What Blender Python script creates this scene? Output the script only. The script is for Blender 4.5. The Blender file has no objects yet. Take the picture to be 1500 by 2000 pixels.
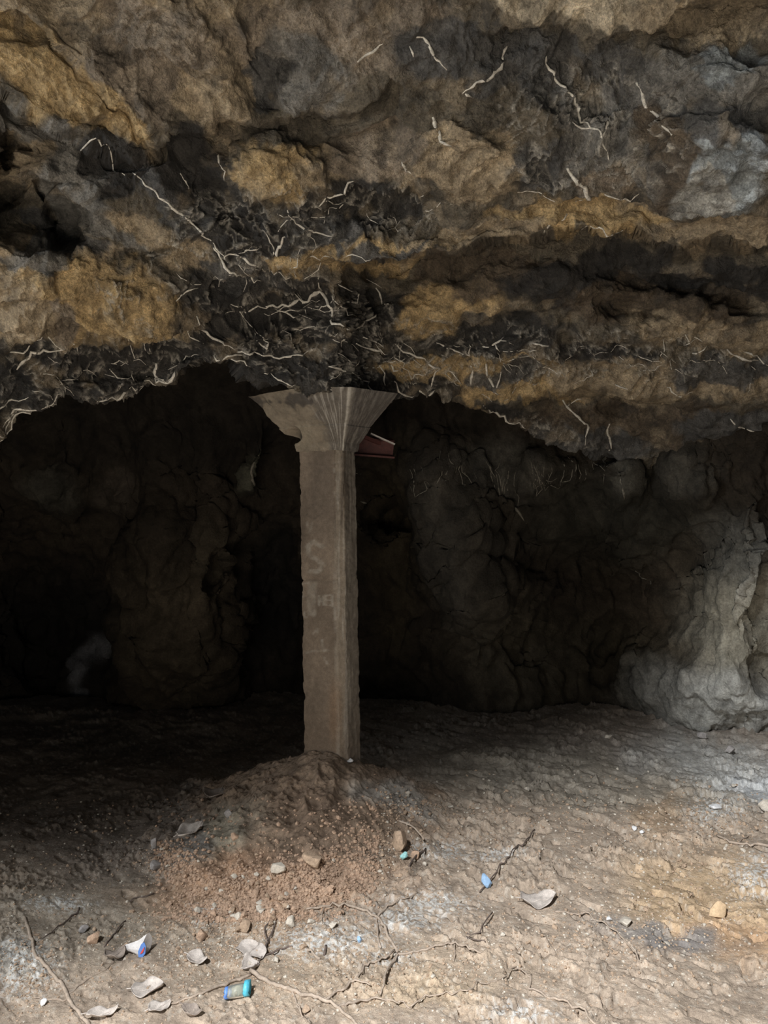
import bpy, bmesh, math, random
import numpy as np
from mathutils import Vector, Matrix, Euler

# ------------------------------------------------------------------ camera, light, exposure
SC = bpy.context.scene
COL = SC.collection
F = 1444.0            # focal length in pixels of the 1500 x 2000 frame
EYE = 1.5
cam_d = bpy.data.cameras.new('camera'); cam = bpy.data.objects.new('camera', cam_d); COL.objects.link(cam)
cam.location = (0, 0, EYE); cam.rotation_euler = (math.radians(90), 0, 0)
cam_d.sensor_fit = 'VERTICAL'; cam_d.sensor_height = 36.0; cam_d.sensor_width = 27.0
cam_d.lens = 36.0 * F / 2000.0; cam_d.clip_start = 0.02
SC.camera = cam

w = bpy.data.worlds.new('daylight'); SC.world = w; w.use_nodes = True
bg = w.node_tree.nodes['Background']; bg.inputs[0].default_value = (0.75, 0.88, 1.0, 1); bg.inputs[1].default_value = 0.10

def area(name, loc, target, sx, sy, power, color):
    l = bpy.data.lights.new(name, 'AREA'); l.shape = 'RECTANGLE'; l.size = sx; l.size_y = sy
    l.energy = power; l.color = color
    o = bpy.data.objects.new(name, l); COL.objects.link(o); o.location = loc
    o.rotation_euler = (Vector(target) - Vector(loc)).to_track_quat('-Z', 'Y').to_euler()
    return o
# the cave mouth lies behind the camera to the left: sky light, and light thrown up by the ground outside
area('open_sky_light', (-1.25, -0.9, 4.0), (0.3, 2.6, 0.0), 0.30, 0.30, 470, (0.97, 0.985, 1.0))
area('mouth_sky_light', (-4.3, 0.35, 1.75), (0.8, 2.6, 0.3), 1.4, 1.1, 78, (0.93, 0.97, 1.0))
area('mouth_ground_light', (-0.9, -0.9, 0.12), (0.2, 1.3, 3.2), 2.4, 1.0, 82, (1.0, 0.90, 0.76))

SC.view_settings.view_transform = 'Standard'; SC.view_settings.look = 'None'
SC.view_settings.exposure = 0.3; SC.view_settings.gamma = 1.0
SC.view_settings.use_curve_mapping = False

# ------------------------------------------------------------------ helpers
RNG = np.random.RandomState(7); random.seed(7)
_perm = RNG.permutation(256); _perm = np.concatenate([_perm, _perm, _perm])
_g = RNG.normal(size=(256, 3)); _g /= np.linalg.norm(_g, axis=1)[:, None]

def perlin(P):
    sh = P.shape[:-1]; P = P.reshape(-1, 3)
    i = np.floor(P).astype(np.int64); f = P - i; i &= 255
    t = f * f * f * (f * (f * 6 - 15) + 10)
    out = 0
    for dx in (0, 1):
        a = _perm[i[:, 0] + dx]
        wx = t[:, 0] if dx else 1 - t[:, 0]
        for dy in (0, 1):
            b = _perm[a + i[:, 1] + dy]
            wy = t[:, 1] if dy else 1 - t[:, 1]
            for dz in (0, 1):
                h = _perm[b + i[:, 2] + dz]
                wz = t[:, 2] if dz else 1 - t[:, 2]
                g = _g[h]
                d = g[:, 0] * (f[:, 0] - dx) + g[:, 1] * (f[:, 1] - dy) + g[:, 2] * (f[:, 2] - dz)
                out = out + wx * wy * wz * d
    return (out * 1.5).reshape(sh)

def fbm(P, s, octv=4, gain=0.5, off=0.0):
    r = 0; a = 1.0
    for k in range(octv):
        r = r + a * perlin(P * s + off + k * 17.3); s *= 2.03; a *= gain
    return r

def ridge(P, s, octv=3, off=0.0):
    r = 0; a = 1.0
    for k in range(octv):
        r = r + a * (1 - np.abs(perlin(P * s + off + k * 11.7)) * 2.2); s *= 2.1; a *= 0.5
    return r

def sstep(a, b, x):
    t = np.clip((x - a) / (b - a), 0, 1); return t * t * (3 - 2 * t)

def blob(X, Y, cx, cy, rx, ry, rot=0, soft=0.5):
    c, s = math.cos(math.radians(rot)), math.sin(math.radians(rot))
    dx, dy = X - cx, Y - cy
    a = (dx * c + dy * s) / rx; b = (-dx * s + dy * c) / ry
    return 1 - sstep(1 - soft, 1 + soft, np.sqrt(a * a + b * b))

def unp(px, py, Y):
    """point at depth Y seen in frame coordinates px, py"""
    return np.stack([(px - 750.0) / F * Y, Y, EYE + (1000.0 - py) / F * Y], -1)

def grid_mesh(name, P, mat, colr=None, keep=None, smooth=True):
    R, C = P.shape[:2]
    idx = np.arange(R * C).reshape(R, C)
    q = np.stack([idx[:-1, :-1], idx[1:, :-1], idx[1:, 1:], idx[:-1, 1:]], -1)
    if keep is not None: q = q[keep]
    q = q.reshape(-1, 4)
    used = np.unique(q); remap = np.zeros(R * C, np.int64); remap[used] = np.arange(len(used)); q = remap[q]
    V = P.reshape(-1, 3)[used].astype(np.float32)
    me = bpy.data.meshes.new(name)
    me.vertices.add(len(V)); me.vertices.foreach_set('co', V.ravel())
    me.loops.add(q.size); me.loops.foreach_set('vertex_index', q.ravel().astype(np.int32))
    me.polygons.add(len(q)); me.polygons.foreach_set('loop_start', np.arange(0, q.size, 4, dtype=np.int32))
    me.update(calc_edges=True)
    me.polygons.foreach_set('use_smooth', np.full(len(q), smooth))
    if colr is not None:
        c = np.ones((len(V), 4), np.float32); c[:, :3] = np.clip(colr.reshape(-1, 3)[used], 0.004, 0.95)
        a = me.color_attributes.new('stain_and_shade', 'FLOAT_COLOR', 'POINT'); a.data.foreach_set('color', c.ravel())
    me.materials.append(mat)
    o = bpy.data.objects.new(name, me); COL.objects.link(o)
    return o

def tag(o, label, cat, group=None):
    o['label'] = label; o['category'] = cat
    if group: o['group'] = group
    return o

def struct(o): o['kind'] = 'structure'; return o

def empty(name, loc, label, cat, group=None):
    o = bpy.data.objects.new(name, None); COL.objects.link(o); o.location = loc; o.empty_display_size = .05
    return tag(o, label, cat, group)

def link_mesh(name, verts, faces, mat, parent=None, smooth=False, colr=None):
    """verts in world coordinates; the origin goes to the middle of the base"""
    V = np.array(verts, float)
    org = np.array([V[:, 0].mean(), V[:, 1].mean(), V[:, 2].min()])
    if parent is not None: org = np.array(parent.location)
    me = bpy.data.meshes.new(name); me.from_pydata([tuple(v) for v in (V - org)], [], [tuple(f) for f in faces])
    for p in me.polygons: p.use_smooth = smooth
    if colr is not None:
        c = np.ones((len(V), 4), np.float32); c[:, :3] = colr
        a = me.color_attributes.new('stain_and_shade', 'FLOAT_COLOR', 'POINT'); a.data.foreach_set('color', c.ravel())
    me.materials.append(mat)
    o = bpy.data.objects.new(name, me); COL.objects.link(o)
    if parent is None: o.location = org
    else: o.parent = parent
    return o

# ------------------------------------------------------------------ materials
def new_mat(name):
    m = bpy.data.materials.new(name); m.use_nodes = True
    nt = m.node_tree; b = nt.nodes['Principled BSDF']
    return m, nt, b

def rock_mat(name, base=None, rough=0.9, scale=30, var=0.35, bump=0.5, dist=0.006, spec=0.25, fine=160):
    m, nt, b = new_mat(name); N, L = nt.nodes, nt.links
    tc = N.new('ShaderNodeNewGeometry')
    if base is None:
        at = N.new('ShaderNodeAttribute'); at.attribute_name = 'stain_and_shade'; src = at.outputs['Color']
    else:
        rg = N.new('ShaderNodeRGB'); rg.outputs[0].default_value = (*base, 1); src = rg.outputs[0]
    n1 = N.new('ShaderNodeTexNoise'); n1.inputs['Scale'].default_value = scale; n1.inputs['Detail'].default_value = 8
    n1.inputs['Roughness'].default_value = 0.65
    L.new(tc.outputs['Position'], n1.inputs['Vector'])
    mr = N.new('ShaderNodeMapRange'); mr.inputs['From Min'].default_value = 0.3; mr.inputs['From Max'].default_value = 0.7
    mr.inputs['To Min'].default_value = 1 - var; mr.inputs['To Max'].default_value = 1 + var
    L.new(n1.outputs['Fac'], mr.inputs['Value'])
    vm = N.new('ShaderNodeVectorMath'); vm.operation = 'SCALE'
    n3 = N.new('ShaderNodeTexNoise'); n3.inputs['Scale'].default_value = scale * 5; n3.inputs['Detail'].default_value = 4; n3.inputs['Roughness'].default_value = .75
    L.new(tc.outputs['Position'], n3.inputs['Vector'])
    m3 = N.new('ShaderNodeMapRange'); m3.inputs['From Min'].default_value = 0.36; m3.inputs['From Max'].default_value = 0.64
    m3.inputs['To Min'].default_value = 1 - var * .7; m3.inputs['To Max'].default_value = 1 + var * .7
    L.new(n3.outputs['Fac'], m3.inputs['Value'])
    mm = N.new('ShaderNodeMath'); mm.operation = 'MULTIPLY'; L.new(mr.outputs[0], mm.inputs[0]); L.new(m3.outputs[0], mm.inputs[1])
    L.new(src, vm.inputs[0]); L.new(mm.outputs[0], vm.inputs['Scale'])
    L.new(vm.outputs[0], b.inputs['Base Color'])
    n2 = N.new('ShaderNodeTexNoise'); n2.inputs['Scale'].default_value = fine; n2.inputs['Detail'].default_value = 5
    n2.inputs['Roughness'].default_value = 0.7
    L.new(tc.outputs['Position'], n2.inputs['Vector'])
    ad = N.new('ShaderNodeMath'); ad.operation = 'MULTIPLY_ADD'; ad.inputs[1].default_value = 0.35
    L.new(n2.outputs['Fac'], ad.inputs[0]); L.new(n1.outputs['Fac'], ad.inputs[2])
    bp = N.new('ShaderNodeBump'); bp.inputs['Strength'].default_value = bump; bp.inputs['Distance'].default_value = dist
    L.new(ad.outputs[0], bp.inputs['Height']); L.new(bp.outputs[0], b.inputs['Normal'])
    b.inputs['Roughness'].default_value = rough; b.inputs['Specular IOR Level'].default_value = spec
    return m

M_ROCK = rock_mat('cave_rock', None, 0.75, 24, 0.5, 1.0, 0.035, 0.4, 130)
M_WALL = rock_mat('cave_wall_rock', None, 0.9, 14, 0.35, 0.9, 0.02, 0.2, 70)
M_SOIL = rock_mat('dusty_soil', None, 0.95, 60, 0.28, 0.8, 0.012, 0.1, 320)
M_CONC = rock_mat('old_concrete', None, 0.9, 40, 0.2, 0.5, 0.004, 0.2, 200)
M_CLOD = rock_mat('clod_earth', (0.38, 0.28, 0.2), 0.95, 90, 0.3, 0.6, 0.005, 0.1)
M_CLODP = rock_mat('pale_stone', (0.5, 0.45, 0.38), 0.9, 70, 0.25, 0.5, 0.004, 0.15)
M_CLODR = rock_mat('reddish_earth', (0.40, 0.28, 0.20), 0.95, 90, 0.3, 0.6, 0.005, 0.1)
M_GREYST = rock_mat('grey_stone', (0.3, 0.28, 0.27), 0.9, 60, 0.3, 0.6, 0.005, 0.15)
M_ORANGE = rock_mat('orange_stone', (0.52, 0.38, 0.24), 0.9, 60, 0.2, 0.5, 0.004, 0.15)
M_ROOT = rock_mat('mineral_coated_root', (0.52, 0.48, 0.41), 0.8, 60, 0.45, 0.6, 0.004, 0.3)
M_ROOTD = rock_mat('shade_dimmed_root', (0.17, 0.155, 0.125), 0.9, 60, 0.5, 0.6, 0.004, 0.2)  # root colour dimmed for the gloom at the back wall
M_TWIG = rock_mat('weathered_twig', (0.36, 0.29, 0.23), 0.85, 70, 0.3, 0.5, 0.003, 0.2)
M_TWIGD = rock_mat('dark_twig', (0.13, 0.10, 0.085), 0.85, 70, 0.3, 0.5, 0.003, 0.2)
M_LEAF = rock_mat('dry_grey_leaf', (0.46, 0.41, 0.37), 0.8, 60, 0.25, 0.4, 0.002, 0.2)
M_LEAFD = rock_mat('dry_brown_leaf', (0.24, 0.2, 0.17), 0.8, 60, 0.3, 0.4, 0.002, 0.2)
M_RUST = rock_mat('red_rusty_paint', (0.06, 0.018, 0.015), 0.7, 40, 0.4, 0.4, 0.003, 0.4)
M_STEEL = rock_mat('bare_steel_strip', (0.4, 0.37, 0.34), 0.6, 60, 0.3, 0.3, 0.002, 0.4)
M_BLUEST = rock_mat('blue_plastic_chunk', (0.25, 0.38, 0.55), 0.6, 60, 0.15, 0.3, 0.002, 0.4)
M_TURQ = rock_mat('turquoise_chip', (0.28, 0.52, 0.52), 0.7, 60, 0.2, 0.3, 0.002, 0.3)
M_CYAN = rock_mat('bright_blue_plastic', (0.08, 0.42, 0.56), 0.45, 80, 0.2, 0.2, 0.001, 0.5)
M_FOIL = rock_mat('white_wrapper', (0.55, 0.53, 0.52), 0.5, 80, 0.15, 0.3, 0.002, 0.5)
M_PBLUE = rock_mat('blue_print', (0.10, 0.22, 0.55), 0.5, 80, 0.15, 0.2, 0.001, 0.5)
M_PRED = rock_mat('red_print', (0.6, 0.07, 0.06), 0.5, 80, 0.15, 0.2, 0.001, 0.5)
M_WHITE = rock_mat('white_chalk', (0.7, 0.7, 0.7), 0.9, 80, 0.15, 0.3, 0.002, 0.2)
def clear_mat():
    m, nt, b = new_mat('clear_plastic'); b.inputs['Base Color'].default_value = (0.85, 0.88, 0.8, 1)
    b.inputs['Roughness'].default_value = 0.25; b.inputs['Transmission Weight'].default_value = 0.85; b.inputs['IOR'].default_value = 1.2
    return m
M_CLEAR = clear_mat()

# ------------------------------------------------------------------ depth of the rock seen from inside the cave
def table(px, py, cols, rows, T):
    """bilinear table; cols and rows are key positions"""
    cols = np.array(cols, float); rows = np.array(rows, float); T = np.array(T, float)
    ci = np.clip(np.searchsorted(cols, px) - 1, 0, len(cols) - 2); ri = np.clip(np.searchsorted(rows, py) - 1, 0, len(rows) - 2)
    u = np.clip((px - cols[ci]) / (cols[ci + 1] - cols[ci]), 0, 1); v = np.clip((py - rows[ri]) / (rows[ri + 1] - rows[ri]), 0, 1)
    return (T[ri, ci] * (1 - u) + T[ri, ci + 1] * u) * (1 - v) + (T[ri + 1, ci] * (1 - u) + T[ri + 1, ci + 1] * u) * v

C_COLS = [-2400, -800, -200, 0, 300, 620, 900, 1200, 1500, 2400]
C_ROWS = [-9000, -3000, -1500, -500, 0, 250, 500, 700, 770, 870, 960]
C_T = [[.26] * 10, [.63] * 10, [1.04] * 10,
       [1.62, 1.62, 1.62, 1.62, 1.66, 1.70, 1.66, 1.62, 1.6, 1.5],
       [1.9, 2.0, 2.1, 2.15, 2.22, 2.30, 2.25, 2.2, 2.12, 1.9],
       [2.0, 2.1, 2.25, 2.35, 2.45, 2.60, 2.60, 2.5, 2.4, 2.1],
       [2.1, 2.3, 2.5, 2.65, 2.8, 2.98, 3.05, 3.05, 2.95, 2.3],
       [2.1, 2.3, 2.65, 2.85, 3.15, 3.38, 3.55, 3.7, 3.7, 2.6],
       [2.1, 2.3, 2.7, 2.95, 3.35, 3.42, 3.9, 4.0, 3.95, 2.7],
       [2.1, 2.3, 2.75, 3.05, 3.6, 3.6, 4.3, 4.5, 4.3, 2.8],
       [2.1, 2.3, 2.8, 3.1, 3.8, 3.9, 4.5, 4.8, 4.5, 2.9]]
B_COLS = [-820, -600, -300, 0, 300, 600, 900, 1200, 1340, 1500, 1900, 2400]
B_ROWS = [300, 600, 800, 950, 1100, 1370, 1600]
B_T = [[2.2, 2.8, 3.4, 3.8, 4.0, 4.1, 4.2, 4.2, 4.1, 4.0, 3.1, 2.5],
       [2.2, 2.8, 3.7, 4.3, 4.5, 4.6, 4.7, 4.7, 4.5, 4.4, 3.3, 2.6],
       [2.2, 2.8, 3.9, 4.7, 4.9, 5.0, 5.0, 4.95, 4.75, 4.5, 3.4, 2.7],
       [2.2, 2.8, 4.1, 5.1, 5.2, 5.4, 5.3, 5.1, 4.9, 4.6, 3.5, 2.7],
       [2.2, 2.8, 4.2, 5.5, 5.4, 5.7, 5.5, 5.3, 5.05, 4.75, 3.6, 2.7],
       [2.2, 2.8, 4.2, 5.9, 5.7, 6.0, 5.85, 5.75, 5.25, 4.95, 3.6, 2.7],
       [2.2, 2.8, 4.2, 6.1, 5.8, 6.1, 5.9, 5.85, 5.3, 5.0, 3.6, 2.7]]

LIP = np.array([(-2400, 960), (-800, 960), (-200, 940), (0, 862), (60, 805), (125, 772), (235, 786), (300, 764), (318, 772), (345, 756),
                (400, 718), (450, 712), (482, 748), (510, 764), (560, 768), (620, 764), (700, 768), (790, 778), (850, 772), (900, 778), (960, 800),
                (1040, 850), (1110, 885), (1200, 903), (1300, 912), (1400, 935), (1500, 925), (1900, 940), (2400, 950)], float)
def wob1(x, s, off):
    z = np.zeros_like(x); return perlin(np.stack([x * s + off, z + off * .37, z + .5], -1))
def lip(px):
    return np.interp(px, LIP[:, 0], LIP[:, 1]) + 12 * wob1(px, 1 / 60., 3.1) + 6 * wob1(px, 1 / 19., 8.7)

# (polyline, extra depth behind the ledge, how far the recess reaches in frame units)
LEDGES = [
    ([(700, 515), (830, 508), (900, 495), (980, 468), (1050, 452), (1200, 456), (1240, 464), (1320, 488), (1400, 478), (1560, 468), (2400, 440)], 0.55, 330),
    ([(430, 538), (560, 528), (700, 512), (830, 500)], 0.14, 60),
    ([(-400, 720), (0, 692), (40, 680), (90, 648), (125, 642), (170, 660), (300, 664), (345, 640), (480, 602), (620, 560)], 0.16, 120),
    ([(-400, 60), (0, 185), (80, 232), (170, 282), (260, 312), (300, 300), (322, 266), (440, 264)], 0.2, 120),
    ([(30, 30), (100, 75), (150, 150), (200, 170), (250, 235), (285, 290)], 0.10, 26),
    ([(420, 238), (520, 235), (640, 232), (700, 225), (760, 150)], 0.12, 60),
    ([(960, 60), (1000, 42), (1060, 40), (1130, 62), (1170, 72), (1240, 42), (1350, 10), (1600, -10)], 0.16, 90),
    ([(830, 400), (870, 445), (910, 458), (1000, 436), (1100, 428)], 0.08, 40),
    ([(560, 640), (640, 650), (760, 652), (870, 636), (980, 618), (1050, 610)], 0.10, 50),
    ([(-300, 420), (0, 400), (30, 385), (60, 360), (90, 385), (115, 365)], -0.14, 110),
    ([(560, 262), (640, 268), (720, 262), (800, 240)], 0.05, 30),
    ([(820, 770), (900, 782), (1000, 790), (1060, 778), (1150, 762), (1300, 770)], 0.30, 120),
    ([(900, 722), (1010, 716), (1100, 705), (1300, 712)], 0.07, 26),
    ([(1100, 660), (1250, 672), (1400, 668), (1600, 690)], 0.10, 50),
    ([(1200, 760), (1350, 790), (1600, 800)], 0.10, 40),
    ([(620, 402), (690, 360), (760, 372), (840, 380)], 0.10, 60),
    ([(250, 480), (330, 470), (430, 530)], 0.06, 40),
    ([(1000, 385), (1080, 388), (1150, 398), (1260, 386)], 0.06, 36),
]
BUMPS = [  # hollows (+) and bosses (-)
    (60, 420, 85, 55, 20, 0.30), (15, 300, 30, 40, 0, 0.2), (120, 440, 30, 50, -10, 0.14), (1410, 330, 130, 100, 10, -0.20), (520, 150, 60, 70, 10, 0.07),
    (1180, 180, 110, 70, 20, 0.09), (900, 310, 110, 60, 5, -0.09), (540, 330, 90, 60, 0, -0.07), (150, 580, 190, 80, 10, -0.12), (1340, 560, 150, 30, 8, 0.22),
    (1010, 560, 120, 36, -6, -0.06), (1230, 600, 60, 20, 6, 0.15), (600, 600, 160, 40, -8, 0.08), (470, 400, 60, 50, 30, 0.07), (740, 420, 80, 35, 0, 0.08),
    (200, 170, 140, 50, 38, -0.05), (330, 60, 120, 70, 30, -0.05), (1400, 150, 120, 60, 0, -0.08), (250, 715, 130, 30, -6, 0.06),
]

def ceil_depth(px, py):
    Y = table(px, py, C_COLS, C_ROWS, C_T)
    Q = np.stack([px / 100., py / 100., 0 * px], -1)
    wx = px + 16 * fbm(Q, 0.9, 3, off=4.); wy = py + 13 * fbm(Q, 1.1, 4, off=9.) 
    for pl, d, reach in LEDGES:
        pl = np.array(pl, float)
        yl = np.interp(wx, pl[:, 0], pl[:, 1]); s = wy - yl
        fade = sstep(pl[0, 0] - 40, pl[0, 0] + 30, wx) * (1 - sstep(pl[-1, 0] - 30, pl[-1, 0] + 40, wx))
        Y = Y + d * fade * sstep(-3, 11, s) * np.exp(-np.clip(s, 0, None) / reach)
        Y = Y - 0.12 * d * fade * np.exp(-np.abs(s + 10) / 26.) * (1 - sstep(-3, 7, s))
    for cx, cy, rx, ry, rot, d in BUMPS:
        Y = Y + d * blob(wx, wy, cx, cy, rx, ry, rot, 0.55)
    return Y

def normals(P):
    du = np.gradient(P, axis=1); dv = np.gradient(P, axis=0)
    n = np.cross(du, dv); n /= (np.linalg.norm(n, axis=-1, keepdims=True) + 1e-9)
    # towards the room
    c = np.array([0.3, 1.2, 1.2]) - P
    s = np.sign((n * c).sum(-1, keepdims=True)); s[s == 0] = 1
    return n * s

def coords(lo, hi, step, far_lo, far_hi, growth=1.22, first=14):
    mid = list(np.arange(lo, hi + 1e-6, step)); a = []; s = first; x = lo
    while x - s > far_lo: x -= s; a.append(x); s *= growth
    a.append(far_lo); a = a[::-1]; b = []; s = first; x = hi
    while x + s < far_hi: x += s; b.append(x); s *= growth
    b.append(far_hi)
    return np.array(a + mid + b)

PAL = dict(base=(.15, .125, .09), ochre=(.47, .335, .17), tan=(.39, .305, .20), mauve=(.29, .235, .175), grey=(.22, .205, .18), dgrey=(.10, .095, .088),
           soot=(.034, .031, .028), pale=(.40, .38, .335), blue=(.30, .32, .32), cream=(.55, .46, .33), brown=(.12, .09, .06))
PATCH = [
    ('tan', 330, 60, 340, 110, 10), ('mauve', 280, 110, 150, 110, 35), ('tan', 60, 30, 150, 60, 20), ('ochre', 110, 170, 185, 62, 34), ('ochre', 20, 90, 110, 45, 30),
    ('grey', 60, 262, 140, 30, 25), ('mauve', 640, 80, 220, 90, 0), ('grey', 590, 140, 95, 75, 0), ('dgrey', 522, 150, 42, 58, 15), ('tan', 420, 200, 60, 90, -35),
    ('mauve', 780, 60, 140, 70, 0), ('cream', 1130, 8, 210, 34, 4), ('tan', 1380, 25, 160, 40, 0), ('dgrey', 930, 110, 170, 60, 0), ('dgrey', 1170, 170, 170, 90, 15),
    ('grey', 1160, 240, 80, 60, 40), ('grey', 1400, 150, 130, 80, 0), ('blue', 1420, 120, 70, 50, 0), ('blue', 1410, 335, 110, 80, 15), ('pale', 1390, 375, 80, 30, 12), ('dgrey', 1400, 235, 120, 35, -5),
    ('brown', 1290, 300, 60, 90, 0), ('grey', 1180, 320, 120, 60, 10), ('mauve', 1180, 345, 50, 40, 0), ('tan', 900, 320, 125, 68, 8), ('dgrey', 1055, 320, 45, 60, 0), ('ochre', 1150, 425, 180, 28, 0), ('tan', 1400, 450, 180, 30, -3),
    ('ochre', 540, 335, 95, 58, 5), ('tan', 640, 330, 70, 50, 0), ('mauve', 730, 300, 110, 50, -5), ('soot', 370, 330, 75, 75, 20), ('soot', 205, 335, 65, 45, 30), ('grey', 140, 330, 50, 40, 60),
    ('tan', 30, 320, 60, 50, 0), ('grey', 180, 410, 150, 50, 35), ('tan', 330, 470, 130, 40, 25), ('soot', 430, 430, 110, 60, 25), ('dgrey', 330, 380, 120, 26, 40), ('soot', 700, 400, 140, 48, -5), ('dgrey', 620, 455, 80, 35, 0), ('soot', 500, 480, 70, 40, 0),
    ('tan', 70, 560, 170, 120, 10), ('ochre', 200, 590, 165, 78, 10), ('ochre', 250, 620, 90, 40, 5), ('grey', 60, 500, 80, 30, 0), ('mauve', 130, 625, 40, 40, 40), ('tan', 30, 620, 70, 60, 0), ('dgrey', 110, 455, 90, 26, 30),
    ('ochre', 700, 505, 230, 26, -7), ('tan', 900, 470, 140, 26, -10), ('dgrey', 760, 490, 90, 10, -8),
    ('soot', 400, 580, 75, 48, 0), ('soot', 560, 610, 250, 62, 0), ('soot', 250, 715, 330, 48, -6), ('soot', 60, 745, 140, 70, -12), ('soot', 620, 700, 260, 50, 2), ('dgrey', 470, 540, 90, 30, 20),
    ('ochre', 900, 590, 140, 34, -8), ('ochre', 840, 630, 80, 22, -8), ('brown', 960, 535, 150, 40, -5), ('soot', 960, 655, 150, 34, 0), ('soot', 1160, 545, 190, 60, -5), ('soot', 1430, 545, 150, 50, 0), ('brown', 1290, 600, 180, 50, 5),
    ('tan', 1410, 655, 190, 34, 8), ('ochre', 900, 712, 190, 16, 0), ('ochre', 1020, 740, 200, 30, 0), ('soot', 1200, 700, 110, 22, 0), ('ochre', 970, 770, 110, 16, 3), ('dgrey', 1000, 735, 80, 26, -10),
    ('tan', 1300, 745, 230, 34, 3), ('dgrey', 1430, 730, 120, 30, 0), ('brown', 1300, 830, 260, 50, 5), ('dgrey', 1440, 840, 120, 40, 0), ('soot', 950, 850, 130, 60, 0), ('brown', 1090, 850, 60, 40, 0), ('dgrey', 1150, 880, 120, 40, 0),
    ('soot', 640, 748, 200, 26, 2), ('soot', 830, 765, 90, 20, 0),
]

def mottles(px, py, P, col):
    Q = np.stack([px / 100., py / 100., 0 * px], -1)
    n = fbm(P, 7.0, 5, 0.6, off=21.)[..., None]
    col = col * (1 + 0.40 * np.clip(n, -1, 1))
    m = sstep(0.25, 0.6, fbm(P, 9.0, 4, off=33.))[..., None] * 0.45
    col = col * (1 - m) + np.array(PAL['soot']) * m
    m = sstep(0.35, 0.7, fbm(P, 5.0, 4, off=53.))[..., None] * 0.4
    return col * (1 - m) + np.array(PAL['tan']) * m

def ceil_color(px, py, P):
    Q = np.stack([px / 100., py / 100., 0 * px], -1)
    wx = px + 45 * fbm(Q, 0.9, 5, 0.6, off=2.); wy = py + 30 * fbm(Q, 1.1, 5, 0.6, off=6.)
    col = np.zeros(px.shape + (3,)) + np.array(PAL['base'])
    for c, cx, cy, rx, ry, rot in PATCH:
        k = blob(wx, wy, cx, cy, rx, ry, rot, 0.14)[..., None] * 0.94
        col = col * (1 - k) + np.array(PAL[c]) * k
    return mottles(px, py, P, col)

# zones where pale crusted threads net the dark rock
VEINZ = [(470, 600, 260, 120, 10), (800, 690, 240, 80, 0), (150, 740, 240, 70, -10), (420, 470, 110, 80, 40), (650, 420, 200, 60, 0), (960, 700, 160, 60, 0), (980, 880, 160, 70, 0), (1150, 250, 200, 120, 0), (1250, 690, 160, 50, 0)]

cx_ = coords(-60, 1560, 2.3, -2400, 2400)
cy_ = coords(-40, 945, 2.2, -9000, 1010, first=14)
PX, PY = np.meshgrid(cx_, cy_)
LP = lip(PX)
ex = np.clip(PY - LP, 0, None)
pyc = np.minimum(PY, LP)
Yc = ceil_depth(PX, pyc)
Pc = unp(PX, pyc, Yc)
rise = 1 - np.exp(-ex / 60.)
Pc[..., 1] += 0.010 * ex; Pc[..., 0] += (PX - 750) / F * 0.010 * ex; Pc[..., 2] += 0.0016 * ex + 0.16 * rise     # the rock turns up behind its lip
def blur(A, n, it=2):
    for _ in range(it):
        for ax in (0, 1):
            B = np.concatenate([np.repeat(np.take(A, [0], ax), n, ax), A, np.repeat(np.take(A, [-1], ax), n, ax)], ax)
            c = np.cumsum(B, axis=ax); k = 2 * n + 1; L = A.shape[ax]
            z = np.take(c, range(k - 1, k - 1 + L), ax); y = np.concatenate([np.zeros_like(np.take(c, [0], ax)), np.take(c, range(0, L - 1), ax)], ax)
            A = (z - y) / k
    return A
Nc = normals(blur(Pc, 7))
vz = np.zeros_like(PX)
for a in VEINZ: vz = np.maximum(vz, blob(PX, pyc, *a, 0.5))
W = Pc + 0.12 * np.stack([fbm(Pc, 2.0, 3, off=1.), fbm(Pc, 2.0, 3, off=5.), fbm(Pc, 2.0, 3, off=9.)], -1)
big = fbm(W, 1.7, 3, off=3.)
blk = np.abs(fbm(W, 3.6, 2, off=14.))
med = ridge(W * np.array([1, 1, 1.5]), 6.0, 3, off=7.) - 1.0
fin = fbm(W, 18.0, 4, 0.55, off=12.)
disp = 0.05 * big - 0.07 * (blk - .25) + 0.014 * med + 0.017 * fin
Sv = W * np.array([1.0, 1.0, 1.0])
v1 = 1 - np.abs(fbm(Sv, 7.0, 4, 0.55, off=40.)) * 8.5; v2 = 1 - np.abs(fbm(Sv, 13.0, 3, 0.55, off=60.)) * 7.5
thr = np.clip(np.maximum(v1, v2 * .9), 0, 1) * sstep(0.15, 0.6, vz + 0.35 * fbm(Pc, 5.0, 3, off=70.))
gap = .25 + .75 * sstep(-0.25, 0.15, fbm(Pc, 11.0, 3, off=80.))
thr = thr * gap
disp += 0.016 * thr ** 1.5 + 0.012 * vz * (ridge(W, 15.0, 2, off=90.) - 1)
jump = np.abs(np.gradient(Yc, axis=0) / np.gradient(PY, axis=0)) * (ex <= 0)      # calmer relief on the steep faces of the ledges
calm = blur(1 / (1 + (jump / .012) ** 2), 3)
disp = disp * (.25 + .75 * calm)
cscale = sstep(-900, -100, PY) * .7 + .3
Pc = Pc + Nc * (disp * cscale)[..., None]
Cc = ceil_color(PX, pyc, Pc)
k = (thr ** 1.5 * 0.9)[..., None]; Cc = Cc * (1 - k) + np.array([.52, .47, .39]) * k
def brow(x): return -0.34 + 0.74 * (x + 1.25)       # unseen roof edge behind and above the camera, slanted to cut the sky light
qm = .25 * (Pc[:-1, :-1] + Pc[1:, 1:] + Pc[:-1, 1:] + Pc[1:, :-1])
ceiling = struct(grid_mesh('ceiling', Pc, M_ROCK, Cc, keep=(qm[..., 1] > np.minimum(brow(qm[..., 0]), 1.7))))
ox, ot = np.meshgrid(np.linspace(-5.5, -.3, 60), np.linspace(0, 1, 30))
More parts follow.
